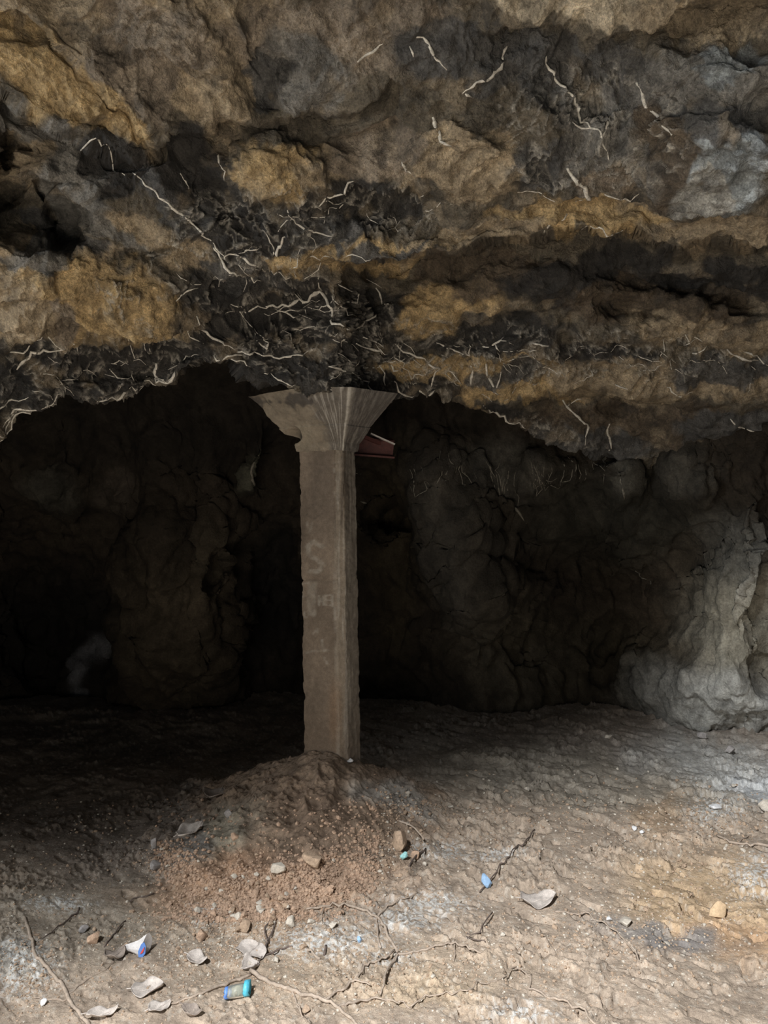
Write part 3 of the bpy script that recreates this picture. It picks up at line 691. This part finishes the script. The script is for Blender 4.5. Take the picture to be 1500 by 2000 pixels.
ROOTS = [
    ([(1235, 160), (1255, 190), (1272, 218), (1300, 268)], 8), ([(1065, 110), (1085, 150), (1110, 185), (1125, 215), (1150, 245), (1165, 262), (1195, 302)], 6), ([(1188, 226), (1182, 250), (1170, 268)], 8), ([(1120, 240), (1140, 245), (1160, 256)], 5),
    ([(1110, 320), (1130, 350), (1148, 380), (1155, 398), (1120, 402)], 8), ([(1180, 383), (1200, 388), (1245, 384)], 4), ([(1010, 383), (1060, 390), (1100, 392)], 3), ([(990, 92), (985, 120), (960, 142), (940, 160), (905, 182)], 7), ([(812, 78), (840, 92), (852, 118), (872, 134)], 6), ([(800, 95), (806, 112)], 5),
    ([(842, 225), (855, 255), (860, 275), (882, 288)], 9), ([(785, 318), (792, 342), (808, 358)], 7), ([(1055, 457), (1085, 444), (1110, 425)], 5), ([(690, 352), (650, 380), (615, 402)], 5), ([(1130, 450), (1180, 452), (1230, 460)], 3),
    ([(700, 120), (725, 105), (745, 92)], 6), ([(905, 180), (920, 195)], 5),
    ([(265, 340), (300, 370), (330, 398), (370, 432), (410, 470), (440, 500)], 5), ([(150, 280), (190, 290), (220, 310), (250, 350)], 4), ([(415, 480), (430, 500), (450, 520), (480, 540), (512, 560)], 5), ([(440, 500), (465, 498), (490, 520), (530, 545), (565, 545)], 5), ([(350, 335), (358, 350), (372, 375)], 3), ([(425, 300), (432, 330), (436, 352)], 4),
    ([(538, 505), (545, 485), (560, 460)], 7), ([(535, 500), (530, 478), (515, 452)], 3), ([(565, 410), (580, 440), (610, 455), (650, 462)], 4), ([(600, 520), (640, 515), (675, 508)], 3), ([(675, 502), (720, 498)], 3),
    ([(520, 602), (560, 596), (600, 590), (625, 580), (650, 605), (668, 640), (690, 648)], 7), ([(690, 648), (715, 630), (735, 612)], 6), ([(625, 552), (622, 572), (625, 580)], 4), ([(665, 590), (690, 592), (700, 575), (680, 560)], 4), ([(735, 560), (745, 590), (760, 600)], 4), ([(545, 605), (560, 615), (590, 625)], 3),
    ([(385, 620), (400, 650), (425, 668), (460, 688)], 5), ([(458, 690), (500, 692), (545, 698), (590, 696), (620, 678)], 4), ([(505, 665), (520, 680), (525, 665), (512, 655)], 4), ([(470, 600), (486, 622), (510, 612), (530, 600)], 4), ([(345, 590), (360, 575), (385, 560)], 4),
    ([(670, 655), (672, 680)], 6), ([(692, 668), (720, 682), (745, 694)], 5), ([(705, 655), (735, 668), (748, 655)], 4), ([(770, 672), (800, 690), (828, 702), (862, 722), (840, 750), (820, 765)], 5), ([(765, 715), (772, 730), (790, 725)], 5), ([(805, 740), (825, 730), (840, 715)], 4), ([(820, 760), (835, 770), (850, 772)], 5), ([(735, 715), (748, 728), (750, 748)], 5), ([(770, 745), (790, 765), (810, 775)], 4),
    ([(845, 665), (870, 680), (900, 690), (918, 702), (915, 670)], 4), ([(950, 680), (975, 668), (985, 660)], 4), ([(972, 672), (978, 690)], 4), ([(922, 722), (922, 745), (925, 752)], 6), ([(950, 715), (958, 745), (972, 768)], 5), ([(980, 730), (970, 755), (965, 768)], 4), ([(1040, 675), (1075, 678)], 4),
    ([(1350, 690), (1380, 680)], 4), ([(1420, 682), (1450, 698), (1482, 712)], 5), ([(1445, 680), (1465, 690), (1500, 716)], 4), ([(1300, 755), (1330, 770), (1360, 772)], 3), ([(1430, 820), (1450, 842), (1475, 850)], 4), ([(1200, 750), (1235, 752)], 3),
    ([(1100, 782), (1122, 805), (1145, 828), (1144, 865)], 5), ([(1110, 790), (1135, 780)], 3), ([(945, 785), (965, 810), (995, 830), (1028, 855)], 4), ([(1192, 830), (1195, 860), (1188, 890)], 5),
    ([(0, 832), (40, 802), (80, 792), (120, 772)], 4), ([(-10, 812), (40, 782), (62, 772)], 4), ([(-10, 860), (30, 826), (66, 806)], 4), ([(-10, 846), (24, 826), (52, 804)], 3), ([(228, 784), (250, 770)], 7), ([(302, 708), (303, 745), (314, 765), (338, 748), (345, 715)], 8), ([(30, 722), (60, 702), (100, 688), (118, 678)], 6), ([(0, 700), (40, 692), (90, 672), (125, 680)], 4),
    ([(516, 734), (545, 745), (575, 756)], 4), ([(445, 712), (480, 728)], 4), ([(690, 732), (712, 750), (745, 774)], 4), ([(215, 725), (240, 740), (265, 735)], 3), ([(150, 665), (152, 690)], 4), ([(250, 668), (262, 690), (280, 695)], 3), ([(280, 672), (287, 688), (292, 672)], 3), ([(190, 780), (205, 770), (240, 784)], 4),
    ([(640, 715), (670, 725), (690, 732)], 4), ([(420, 700), (455, 706), (470, 700)], 5), ([(360, 640), (375, 660), (395, 670)], 3),
]
seed = 1
for pl, wp in ROOTS:
    V, Fc = root(pl, wp * .95, 'c', seed); seed += 1
    o = link_mesh('root', V, Fc, M_ROOT, ceiling, smooth=True)
rs = random.Random(5)
for k in range(110):      # finer threads in the dark bands around the pillar head
    z = rs.choice([(560, 610, 200, 60), (790, 700, 160, 55), (170, 735, 190, 40), (960, 700, 110, 45), (480, 520, 90, 50), (700, 420, 130, 40), (1250, 700, 180, 40)])
    x = z[0] + rs.gauss(0, .55) * z[2]; y = z[1] + rs.gauss(0, .55) * z[3]
    if y > float(lip(np.array([x]))[0]) - 14 or x < -20 or x > 1500: continue
    a = rs.uniform(-.3, 1.3); pl = [(x, y)]
    for j in range(rs.randint(2, 5)):
        a += rs.uniform(-.8, .8); pl.append((pl[-1][0] + 15 * math.cos(a), pl[-1][1] + 11 * math.sin(a)))
    V, Fc = root(pl, rs.uniform(1.2, 2.4), 'c', 500 + k)
    link_mesh('root', V, Fc, M_ROOT, ceiling, smooth=True)
wallb = bpy.data.objects['wall_back']
for pl, wp in [([(985, 950), (1000, 975), (1028, 1004)], 5), ([(1248, 1100), (1258, 1120), (1278, 1140)], 4), ([(1212, 940), (1216, 965)], 5), ([(500, 905), (490, 925), (500, 945), (515, 930), (512, 895)], 6), ([(700, 985), (716, 998)], 4), ([(690, 930), (702, 937)], 4)]:
    V, Fc = root(pl, wp, 'w', seed); seed += 1; link_mesh('root', V, Fc, M_ROOTD, wallb, smooth=True)
for k in range(34):       # drooping threads above the back wall
    x = rs.uniform(780, 1200); y = rs.uniform(895, 930) - abs(x - 1000) * .08
    L = rs.uniform(20, 60); pl = [(x, y), (x + rs.uniform(-5, 8), y + L * .5), (x + rs.uniform(-2, 16), y + L)]
    if rs.random() < .4: pl += [(x + 16, y + L - 8), (x + 18, y + L * .4)]
    V, Fc = root(pl, rs.uniform(1.2, 2.4), 'w', 900 + k); link_mesh('root', V, Fc, M_ROOTD, wallb, smooth=True)

# branches lying on the floor
def lying(pl, w0, w1, seed, lift=.4):
    rs = random.Random(seed); pl = resample(smooth2(pl, 1), 7)
    pts, rad = [], []; n = len(pl)
    for i, (x, y) in enumerate(pl):
        p = at(x + rs.uniform(-1, 1), y + rs.uniform(-.8, .8)); t = i / max(1, n - 1)
        r = (w0 + (w1 - w0) * t) * .5 * p.y / F
        pts.append(p); rad.append(max(r, .0012))
    z = [p.z for p in pts]      # stiff wood bridges the dents
    zz = [max(z[max(0, i - 2):i + 3]) for i in range(n)]
    zz = [sum(zz[max(0, i - 2):i + 3]) / len(zz[max(0, i - 2):i + 3]) for i in range(n)]
    for i, p in enumerate(pts): p.z = zz[i] + rad[i] * lift
    return tube(pts, rad, 6, seed, .12)

def branch(label, stems, mat, cat='branch', name='dead_branch'):
    p0 = at(*stems[0][0][0])
    if len(stems) == 1:
        V, Fc = lying(*stems[0], hash(label) % 7 + 1); return tag(link_mesh(name, V, Fc, mat, smooth=True), label, cat)
    e = empty(name, tuple(p0), label, cat)
    for i, (pl, a, b) in enumerate(stems):
        V, Fc = lying(pl, a, b, i + 3); link_mesh('stem' if i == 0 else 'side_twig', V, Fc, mat, e, smooth=True)
    return e
branch('long bent grey-brown stick at the lower left corner of the floor', [([(50, 1800), (62, 1838), (66, 1868), (95, 1902), (126, 1934), (136, 1962), (160, 1992), (180, 2014)], 6, 8), ([(70, 1952), (100, 1957), (132, 1957)], 2, 3), ([(134, 1944), (170, 1915), (200, 1900), (225, 1882)], 3, 2)], M_TWIG)
branch('pale forked branch running from under the crumpled leaf to the bottom edge', [([(490, 1908), (530, 1924), (575, 1941), (620, 1956), (655, 1968), (690, 1998), (705, 2015)], 9, 6),
       ([(490, 1908), (450, 1924), (410, 1938), (370, 1952), (335, 1966)], 7, 4), ([(655, 1968), (700, 1963), (745, 1955), (775, 1962), (802, 1972)], 5, 3), ([(630, 1957), (660, 1944), (690, 1925), (705, 1902), (728, 1883), (770, 1872)], 5, 4),
       ([(570, 1940), (580, 1965), (592, 1992)], 4, 3), ([(692, 1922), (712, 1930), (724, 1937)], 4, 3), ([(802, 1972), (850, 1950), (905, 1942), (960, 1922), (1010, 1902)], 3, 2)], M_TWIG)
branch('thin forked twig with pale bark in front of the earth mound', [([(598, 1783), (640, 1779), (652, 1772), (690, 1780), (737, 1791), (752, 1820), (776, 1866)], 4, 6), ([(736, 1791), (736, 1820), (743, 1856)], 4, 3), ([(737, 1791), (755, 1775), (790, 1763), (815, 1748)], 4, 2),
       ([(776, 1868), (815, 1861), (850, 1852), (882, 1846), (910, 1856), (940, 1869)], 5, 4), ([(778, 1870), (762, 1895), (752, 1920), (742, 1952)], 5, 4), ([(888, 1850), (889, 1866), (886, 1880)], 3, 2), ([(650, 1781), (628, 1778), (629, 1810)], 3, 2)], M_TWIG)
branch('dark upright-lying twig crossing the crumpled pale leaf', [([(488, 1908), (508, 1880), (522, 1850), (536, 1818), (540, 1800)], 5, 3), ([(514, 1872), (540, 1866), (560, 1855), (572, 1850)], 4, 3), ([(522, 1850), (515, 1830), (528, 1805)], 3, 2)], M_TWIGD)
branch('reddish-brown crooked twig right of centre at the bottom edge', [([(1038, 1905), (1036, 1925), (1033, 1944), (1065, 1948), (1100, 1960), (1135, 1978), (1168, 2010)], 4, 5), ([(1000, 1902), (1022, 1902), (1038, 1912)], 2, 3)], M_TWIG)
branch('thin dark twig leaning past the small blue chunk', [([(1045, 1628), (1025, 1652), (1000, 1672), (980, 1695), (966, 1716), (950, 1735), (936, 1748)], 2.5, 2.5)], M_TWIGD, 'twig', 'twig')
branch('short pale twig curving down beside the mound', [([(780, 1612), (798, 1620), (814, 1634), (828, 1656)], 4, 4)], M_TWIG, 'twig', 'twig')
branch('short dark twig just under the pale curved one by the mound', [([(832, 1664), (818, 1680), (797, 1695)], 4, 3)], M_TWIGD, 'twig', 'twig')
branch('thin brown root strand trailing right from the curled leaf', [([(1085, 1782), (1130, 1790), (1180, 1806), (1215, 1835), (1252, 1884)], 3, 3)], M_TWIG, 'twig', 'twig')
branch('straight dark twig above the dark leaf on the lower left', [([(246, 1803), (225, 1826), (203, 1850)], 2.5, 3)], M_TWIGD, 'twig', 'twig')
branch('faint long twig right of the top of the bent stick', [([(155, 1778), (148, 1790), (120, 1810), (75, 1842)], 4, 2)], M_TWIGD, 'twig', 'twig')
branch('tiny forked twig standing by white grit right of centre', [([(962, 1795), (945, 1815), (935, 1830), (912, 1838)], 3, 2), ([(912, 1838), (930, 1844), (948, 1848)], 3, 2)], M_TWIGD, 'twig', 'twig')
branch('pale dusty root lying near the right edge of the floor', [([(1400, 1636), (1425, 1648), (1460, 1652), (1510, 1660)], 4, 6), ([(1440, 1650), (1452, 1640), (1468, 1634)], 3, 2)], M_TWIG, 'root', 'exposed_root')
branch('short pale curved bit of bark left of the forked twig', [([(600, 1856), (610, 1868), (626, 1876)], 5, 6)], M_TWIG, 'bark', 'bark_piece')
branch('short dark stick beside the pale curved bit of bark', [([(637, 1852), (634, 1868)], 6, 5)], M_TWIGD, 'stick', 'stick')
branch('thin dark twig along the shadow edge at the left', [([(255, 1762), (275, 1757), (300, 1748)], 3, 3)], M_TWIGD, 'twig', 'twig')

# ------------------------------------------------------------------ leaves
def leaf(px, py, lpx, wpx, rot, curl, roll, label, mat, seed, lift=.004):
    p = at(px, py); s = p.y / F; L, Wd = lpx * s, wpx * s * 1.5
    rs = np.random.RandomState(seed); n, m = 22, 11
    V = []; a = math.radians(rot); ph = rs.uniform(0, 9)
    for i in range(n):
        t = i / (n - 1); prof = math.sin(math.pi * (t ** .8)) ** .75 * (1 - .12 * math.sin(9 * t + ph)) if 0 < t < 1 else .02
        for j in range(m):
            u = (j / (m - 1) * 2 - 1); x = (t - .5) * L; y = u * Wd * .5 * prof
            ang = roll * u * (.6 + .6 * math.sin(3 * t + ph)); yy = y * math.cos(ang * .6); z = abs(u) * abs(math.sin(ang)) * Wd * .35 * prof
            z += curl * L * (t - .5) ** 2 * 2 + .05 * L * math.sin(7 * t + 3 * u + ph) * .5 + .02 * L * math.sin(15 * t - 6 * u)
            z -= .012 * L * math.exp(-(u / .12) ** 2)
            V.append((x, yy, z))
    V = np.array(V); V[:, 2] -= V[:, 2].min() + .001
    R = np.array([[math.cos(a), -math.sin(a), 0], [math.sin(a), math.cos(a), 0], [0, 0, 1]])
    V = V @ R.T + np.array([p.x, p.y, p.z + lift])
    Fc = [(i * m + j, (i + 1) * m + j, (i + 1) * m + j + 1, i * m + j + 1) for i in range(n - 1) for j in range(m - 1)]
    e = empty('dry_leaf', (p.x, p.y, p.z), label, 'leaf')
    b = link_mesh('blade', V, Fc, mat, e, smooth=True)
    so = b.modifiers.new('thickness', 'SOLIDIFY'); so.thickness = .0012
    rib = [V[i * m + m // 2] + np.array([0, 0, .0012]) for i in range(n)]
    d = rib[0] - rib[1]; d = d / (np.linalg.norm(d) + 1e-9)
    rib = [rib[0] + d * L * .16 + np.array([0, 0, -.004])] + rib
    Vt, Ft = tube(rib, [.0017] * len(rib), 5, 1); link_mesh('midrib', Vt, Ft, mat, e, smooth=True)
    return e
leaf(1052, 1764, 72, 40, 8, .28, 1.5, 'curled pale grey dry leaf alone on the right half of the floor', M_LEAF, 1)
leaf(492, 1862, 40, 50, 58, .2, .9, 'crumpled pale leaf under the dark twig, its upper half', M_LEAF, 2)
leaf(490, 1893, 34, 34, 30, .3, 1.0, 'small crinkled pale leaf at the fork of the pale branch', M_LEAF, 21)
leaf(288, 1940, 60, 38, 12, .35, .8, 'folded grey-brown dry leaf below the torn wrapper', M_LEAF, 3)
leaf(225, 1872, 42, 26, 50, .5, 1.1, 'dark rolled leaf left of the torn wrapper', M_LEAFD, 4)
leaf(312, 1975, 46, 24, 40, .2, .6, 'flat grey leaf scrap under the folded dry leaf', M_LEAF, 5)
leaf(200, 1992, 60, 20, 25, .3, 1.0, 'rolled pale leaf cut by the bottom edge at the left', M_LEAF, 6)
leaf(375, 1985, 46, 22, -20, .6, 1.0, 'brown hooked leaf near the bottom edge left of the blue plastic', M_LEAFD, 7)
leaf(385, 1880, 44, 26, -15, .4, .8, 'small broken pale leaf right of the torn wrapper', M_LEAF, 8)
leaf(372, 1632, 70, 30, 62, .3, .7, 'long grey leaf leaning on the left flank of the mound', M_LEAF, 9)
leaf(422, 1560, 50, 34, 70, .3, .6, 'dark grey leaf standing at the back left rim of the mound', M_LEAFD, 10)
leaf(695, 1838, 18, 12, 20, .4, .6, 'tiny whitish leaf scrap left of the forked twig', M_LEAF, 11)

# ------------------------------------------------------------------ stones
def stone_mesh(name, sx, sy, sz, seed, sub=3, flat=.0, rough=.25, mat=None):
    bm = bmesh.new(); bmesh.ops.create_icosphere(bm, subdivisions=sub, radius=1.0)
    P = np.array([v.co[:] for v in bm.verts]); d = 1 + rough * fbm(P, 1.1, 3, off=seed * 3.7) 
    # cut by a few planes so that it looks broken
    r = np.random.RandomState(seed)
    P = P * d[:, None]
    for k in range(11):
        nrm = r.normal(size=3); nrm /= np.linalg.norm(nrm); lim = r.uniform(.42, .78)
        e = P @ nrm - lim; P = P - np.clip(e, 0, None)[:, None] * nrm * .9
    P = P * np.array([sx, sy, sz])
    for v, p in zip(bm.verts, P): v.co = p
    me = bpy.data.meshes.new(name); bm.to_mesh(me); bm.free()
    for p in me.polygons: p.use_smooth = False
    me.materials.append(mat); return me
def stone(px, py, wpx, hpx, label, mat, seed, rot=0, name='stone', cat='stone', dep=1.0, bury=.35):
    p = at(px, py + hpx * .35); s = p.y / F
    me = stone_mesh(name, wpx * s * .55, wpx * s * .5 * dep, hpx * s * .6, seed, 3, mat=mat)
    o = bpy.data.objects.new(name, me); COL.objects.link(o); o.location = (p.x, p.y, p.z + hpx * s * .6 * (1 - bury)); o.rotation_euler = (0, 0, math.radians(rot))
    return tag(o, label, cat)
stone(612, 1682, 46, 34, 'largest tan stone stuck in the front slope of the mound', M_CLOD, 1, 20)
stone(1402, 1782, 40, 28, 'square-edged orange stone with a deep shadow at the right', M_ORANGE, 2, 10)
stone(788, 1676, 20, 13, 'small turquoise chip at the right foot of the mound', M_TURQ, 3)
stone(949, 1721, 24, 22, 'small blue chunk on bare soil under a thin dark twig', M_BLUEST, 4, 30, 'plastic_chunk', 'plastic')
stone(546, 1702, 30, 24, 'pale angular stone beside the hollow left of the tan stone', M_CLODP, 5)
stone(567, 1800, 24, 20, 'round pale stone with a dark shadow above the crumpled leaf', M_CLODP, 6)
stone(782, 1645, 40, 36, 'pointed stone in the right foot of the mound', M_CLOD, 7)
stone(812, 1673, 22, 16, 'small brown stone next to the turquoise chip', M_CLODR, 8)
stone(684, 1491, 14, 8, 'white pebble at the right side of the pillar foot', M_WHITE, 9)
stone(1498, 1575, 26, 22, 'cream stone cut by the right edge of the picture', M_CLODP, 10)
stone(1222, 1803, 34, 16, 'pale flat stone left of the orange stone', M_CLODP, 11)
stone(1030, 1541, 14, 10, 'small pale stone at the far edge of the lit floor', M_CLODP, 12)
stone(306, 1692, 26, 22, 'dark grey stone on the shadowed left foot of the mound', M_GREYST, 13)
stone(300, 1650, 16, 20, 'upright grey chip above the dark grey stone', M_GREYST, 14)
stone(458, 1638, 16, 14, 'tan pebble on the left slope of the mound', M_CLODR, 15)
stone(445, 1592, 18, 16, 'small grey stone high on the left slope of the mound', M_GREYST, 16)
stone(1240, 1618, 12, 9, 'white chalky crumb, left one of two in the middle right floor', M_WHITE, 17, cat='crumb')
stone(1254, 1625, 11, 8, 'white chalky crumb, right one of two in the middle right floor', M_WHITE, 18, cat='crumb')
stone(1398, 1578, 24, 12, 'flat whitish stone on the rough soil at the right', M_WHITE, 19)
stone(702, 1836, 12, 10, 'light blue crumb left of the forked twig', M_BLUEST, 20, cat='crumb')
stone(180, 1836, 30, 24, 'reddish flat stone between the bent stick and the wrapper', M_CLODR, 22)
stone(165, 1818, 18, 14, 'dark lump above the reddish flat stone', M_GREYST, 23)
stone(395, 1828, 26, 22, 'dull brown lump at the lower rim of the loose clods', M_CLODR, 24)
stone(478, 1812, 26, 20, 'pinkish stone at the lower rim of the loose clods', M_CLOD, 25)
stone(598, 1972, 18, 14, 'round tan pebble under the pale forked branch', M_CLOD, 26)
stone(540, 1878, 16, 14, 'round white pebble right of the small crinkled leaf', M_CLODP, 27)
stone(84, 1960, 14, 12, 'white pebble left of the bent stick', M_WHITE, 28)
stone(1188, 1440, 14, 10, 'pale lump where the floor fades into the dark', M_CLODP, 29)
stone(1425, 1465, 20, 14, 'grey stone near the foot of the right wall', M_GREYST, 30)
stone(1370, 1440, 20, 14, 'dark stone at the foot of the right wall', M_GREYST, 31)
stone(1190, 1795, 14, 12, 'small whitish stone above the pale flat stone', M_WHITE, 32)

# clods and pebbles: the largest one by one, the grit in one mesh
kinds = []
for i in range(8):
    for m in (M_CLOD, M_CLODP, M_CLODR): kinds.append((m, stone_mesh('pebble', 1, 1, .75, 100 + i, 1, rough=.3, mat=m)))
zones = [  # px, py, spread, weight, size, materials
    (500, 1790, 120, 34, 5, 8.5), (560, 1740, 120, 40, 3.2, 6.5), (650, 1710, 110, 40, 2.5, 5), (430, 1730, 90, 50, 1.6, 4.5), (400, 1850, 170, 60, 2.2, 4.5), (760, 1660, 80, 40, 1.6, 5), (330, 1680, 50, 30, 1.2, 5),
    (700, 1900, 300, 60, 2.2, 4), (1200, 1830, 260, 90, 3.0, 5), (1100, 1600, 240, 90, 1.5, 4.5), (800, 1580, 60, 34, 1.3, 5), (1380, 1620, 120, 60, 1.5, 4.5), (60, 1900, 60, 70, 1.3, 4)]
tw = sum(z[4] for z in zones)
def spot(rs):
    r = rs.uniform(0, tw)
    for z in zones:
        r -= z[4]
        if r <= 0: break
    return z[0] + rs.gauss(0, .6) * z[2], z[1] + rs.gauss(0, .6) * z[3], z[5], z
rs = random.Random(11); cnt = 0
while cnt < 270:
    x, y, s, z = spot(rs)
    if not (-20 < x < 1520 and 1500 < y < 2015): continue
    p = at(x, y); r = s * rs.uniform(.75, 1.5) * p.y / F
    red = (300 < x < 720 and y < 1800)
    c = [k for k in kinds if (k[0] is (M_CLODR if red else M_CLOD)) or k[0] is (M_CLOD if rs.random() < .5 else M_CLODP)]
    o = bpy.data.objects.new('pebble', rs.choice(c)[1]); COL.objects.link(o); o.parent = floor
    o.location = (p.x, p.y, p.z + r * .25); o.scale = (r * rs.uniform(.8, 1.3), r * rs.uniform(.8, 1.2), r * rs.uniform(.7, 1.1)); o.rotation_euler = (rs.uniform(-.4, .4), rs.uniform(-.4, .4), rs.uniform(0, 6.3))
    cnt += 1
bm = bmesh.new(); bmesh.ops.create_icosphere(bm, subdivisions=1, radius=1.0)
tv = np.array([v.co[:] for v in bm.verts]); tf = np.array([[v.index for v in f.verts] for f in bm.faces]); bm.free()
def grit(name, n, mat, seed, smin, smax, redzone, parent):
    rs = random.Random(seed); r2 = np.random.RandomState(seed); xs, ys, ss = [], [], []
    while len(xs) < n:
        if rs.random() < .72: x, y, s, z = spot(rs)
        else: x, y, s = rs.uniform(-20, 1520), rs.uniform(1560, 2010), 3
        if not (-20 < x < 1520 and 1480 < y < 2012): continue
        if ((300 < x < 740 and y < 1800) != redzone): continue
        xs.append(x); ys.append(y); ss.append(rs.uniform(smin, smax) * (1 if rs.random() < .8 else 1.6))
    V, Fc = [], []
    xs, ys = np.array(xs), np.array(ys); dx = (xs - 750) / F; dy = (ys - 1000) / F
    Y = EYE / dy
    for _ in range(25):       # march to the ground
        g = floor_h(dx * Y, Y) + np.clip(mound_h(dx * Y, Y), 0, None); Y = Y * .6 + .4 * (EYE - g) / dy
    g = floor_h(dx * Y, Y) + np.clip(mound_h(dx * Y, Y), 0, None)
    for i in range(n):
        r = ss[i] * Y[i] / F; q = tv * (1 + r2.uniform(-.25, .25, size=(len(tv), 1))) * np.array([r * r2.uniform(.8, 1.3), r * r2.uniform(.8, 1.3), r * r2.uniform(.6, 1)])
        V.append(q + np.array([dx[i] * Y[i], Y[i], g[i] + r * .2])); Fc.append(tf + i * len(tv))
    o = link_mesh(name, np.concatenate(V) , np.concatenate(Fc).tolist(), mat, parent); o['kind'] = 'stuff'
    return o
grit('grit', 6500, M_CLODR, 3, 1.2, 3.2, True, mound)
grit('grit', 6000, M_CLOD, 4, .8, 2.3, False, floor)
grit('grit', 2200, M_CLODP, 5, .8, 2.2, False, floor)

# ------------------------------------------------------------------ litter
# torn wrapper: a cone of white foil, its printed end standing up
p = at(285, 1862); s = p.y / F
e = empty('torn_wrapper', tuple(p), 'torn white wrapper with blue and red print pointing left', 'wrapper')
def wp(x, y, d=0): return (p.x + (x - 285) * s, p.y + d, p.z + (1866 - y) * s * 1.0)
ns = 14; V, Fc = [], []
ex_, ey_ = 287, 1850
rim = []
for k in range(ns):
    a = 2 * math.pi * k / ns
    rim.append((ex_ + 8 * math.cos(a) + 4 * math.sin(a), ey_ - 20 * math.sin(a) - (4 if k in (3, 4) else 0), .022 * math.cos(a) - .01))
tip = [(243 + 3 * math.cos(2 * math.pi * k / ns), 1855 - 4 * math.sin(2 * math.pi * k / ns), .006 * math.cos(2 * math.pi * k / ns)) for k in range(ns)]
for t in (0, .33, .66, 1):
    for k in range(ns):
        a, b = tip[k], rim[k]; q = [a[i] * (1 - t) + b[i] * t for i in range(3)]
        f = 1 - .25 * math.sin(math.pi * t); cy = 1857 * (1 - t) + ey_ * t
        V.append(wp(q[0], cy + (q[1] - cy) * f * (1 + .1 * math.sin(5 * k)), q[2]))
for r in range(3):
    for k in range(ns): Fc.append((r * ns + k, r * ns + (k + 1) % ns, (r + 1) * ns + (k + 1) % ns, (r + 1) * ns + k))
Fc.append(tuple(range(3 * ns, 4 * ns)))
link_mesh('foil_sleeve', V, Fc, M_FOIL, e)
def quad_patch(nm, pts, d, mat):
    V = [wp(x, y, d) for x, y in pts] + [wp(x, y, d + .002) for x, y in pts]; n = len(pts)
    Fc = [tuple(range(n)), tuple(range(2 * n - 1, n - 1, -1))] + [(i, (i + 1) % n, n + (i + 1) % n, n + i) for i in range(n)]
    link_mesh(nm, V, Fc, mat, e)
quad_patch('printed_panel', [(277, 1866), (276, 1852), (282, 1838), (288, 1834), (291, 1842), (290, 1856), (284, 1864)], -.034, M_PBLUE)
quad_patch('printed_mark', [(280, 1856), (284, 1849), (289, 1842), (288, 1848), (285, 1854)], -.037, M_PRED)

# torn bit of a clear bottle neck with a bright blue rim
p = at(462, 1950); s = p.y / F
e = empty('plastic_bottle_scrap', tuple(p), 'clear plastic scrap with bright blue rims below the pale branch', 'plastic')
def cyl(x0, x1, r0, r1, mat, nm, th=.0012, ragged=0):
    V, Fc = [], []; n = 20; rr = random.Random(3)
    for xi, r in ((x0, r0), (x1, r1)):
        for rad in (r, r - th):
            for k in range(n):
                a = 2 * math.pi * k / n; xx = (xi - 462) * s + (rr.uniform(-1, 1) * ragged if xi == x1 or ragged else 0)
                V.append((p.x + xx, p.y - .02 * 0 + (xi - 462) * s * .25 + rad * math.sin(a), p.z + r0 * .9 + rad * math.cos(a) * .92))
    for k in range(n):
        j = (k + 1) % n
        Fc += [(k, j, 2 * n + j, 2 * n + k), (n + k, 3 * n + k, 3 * n + j, n + j), (k, n + k, n + j, j), (2 * n + k, 2 * n + j, 3 * n + j, 3 * n + k)]
    link_mesh(nm, V, Fc, mat, e, smooth=True)
R0 = 15 * s
cyl(447, 478, R0 * .82, R0 * .9, M_CLEAR, 'clear_sleeve')
cyl(477, 487, R0 * 1.0, R0 * 1.02, M_CYAN, 'blue_rim', .003, .002)
cyl(441, 447, R0 * .75, R0 * .78, M_PBLUE, 'blue_rim', .002, .003)
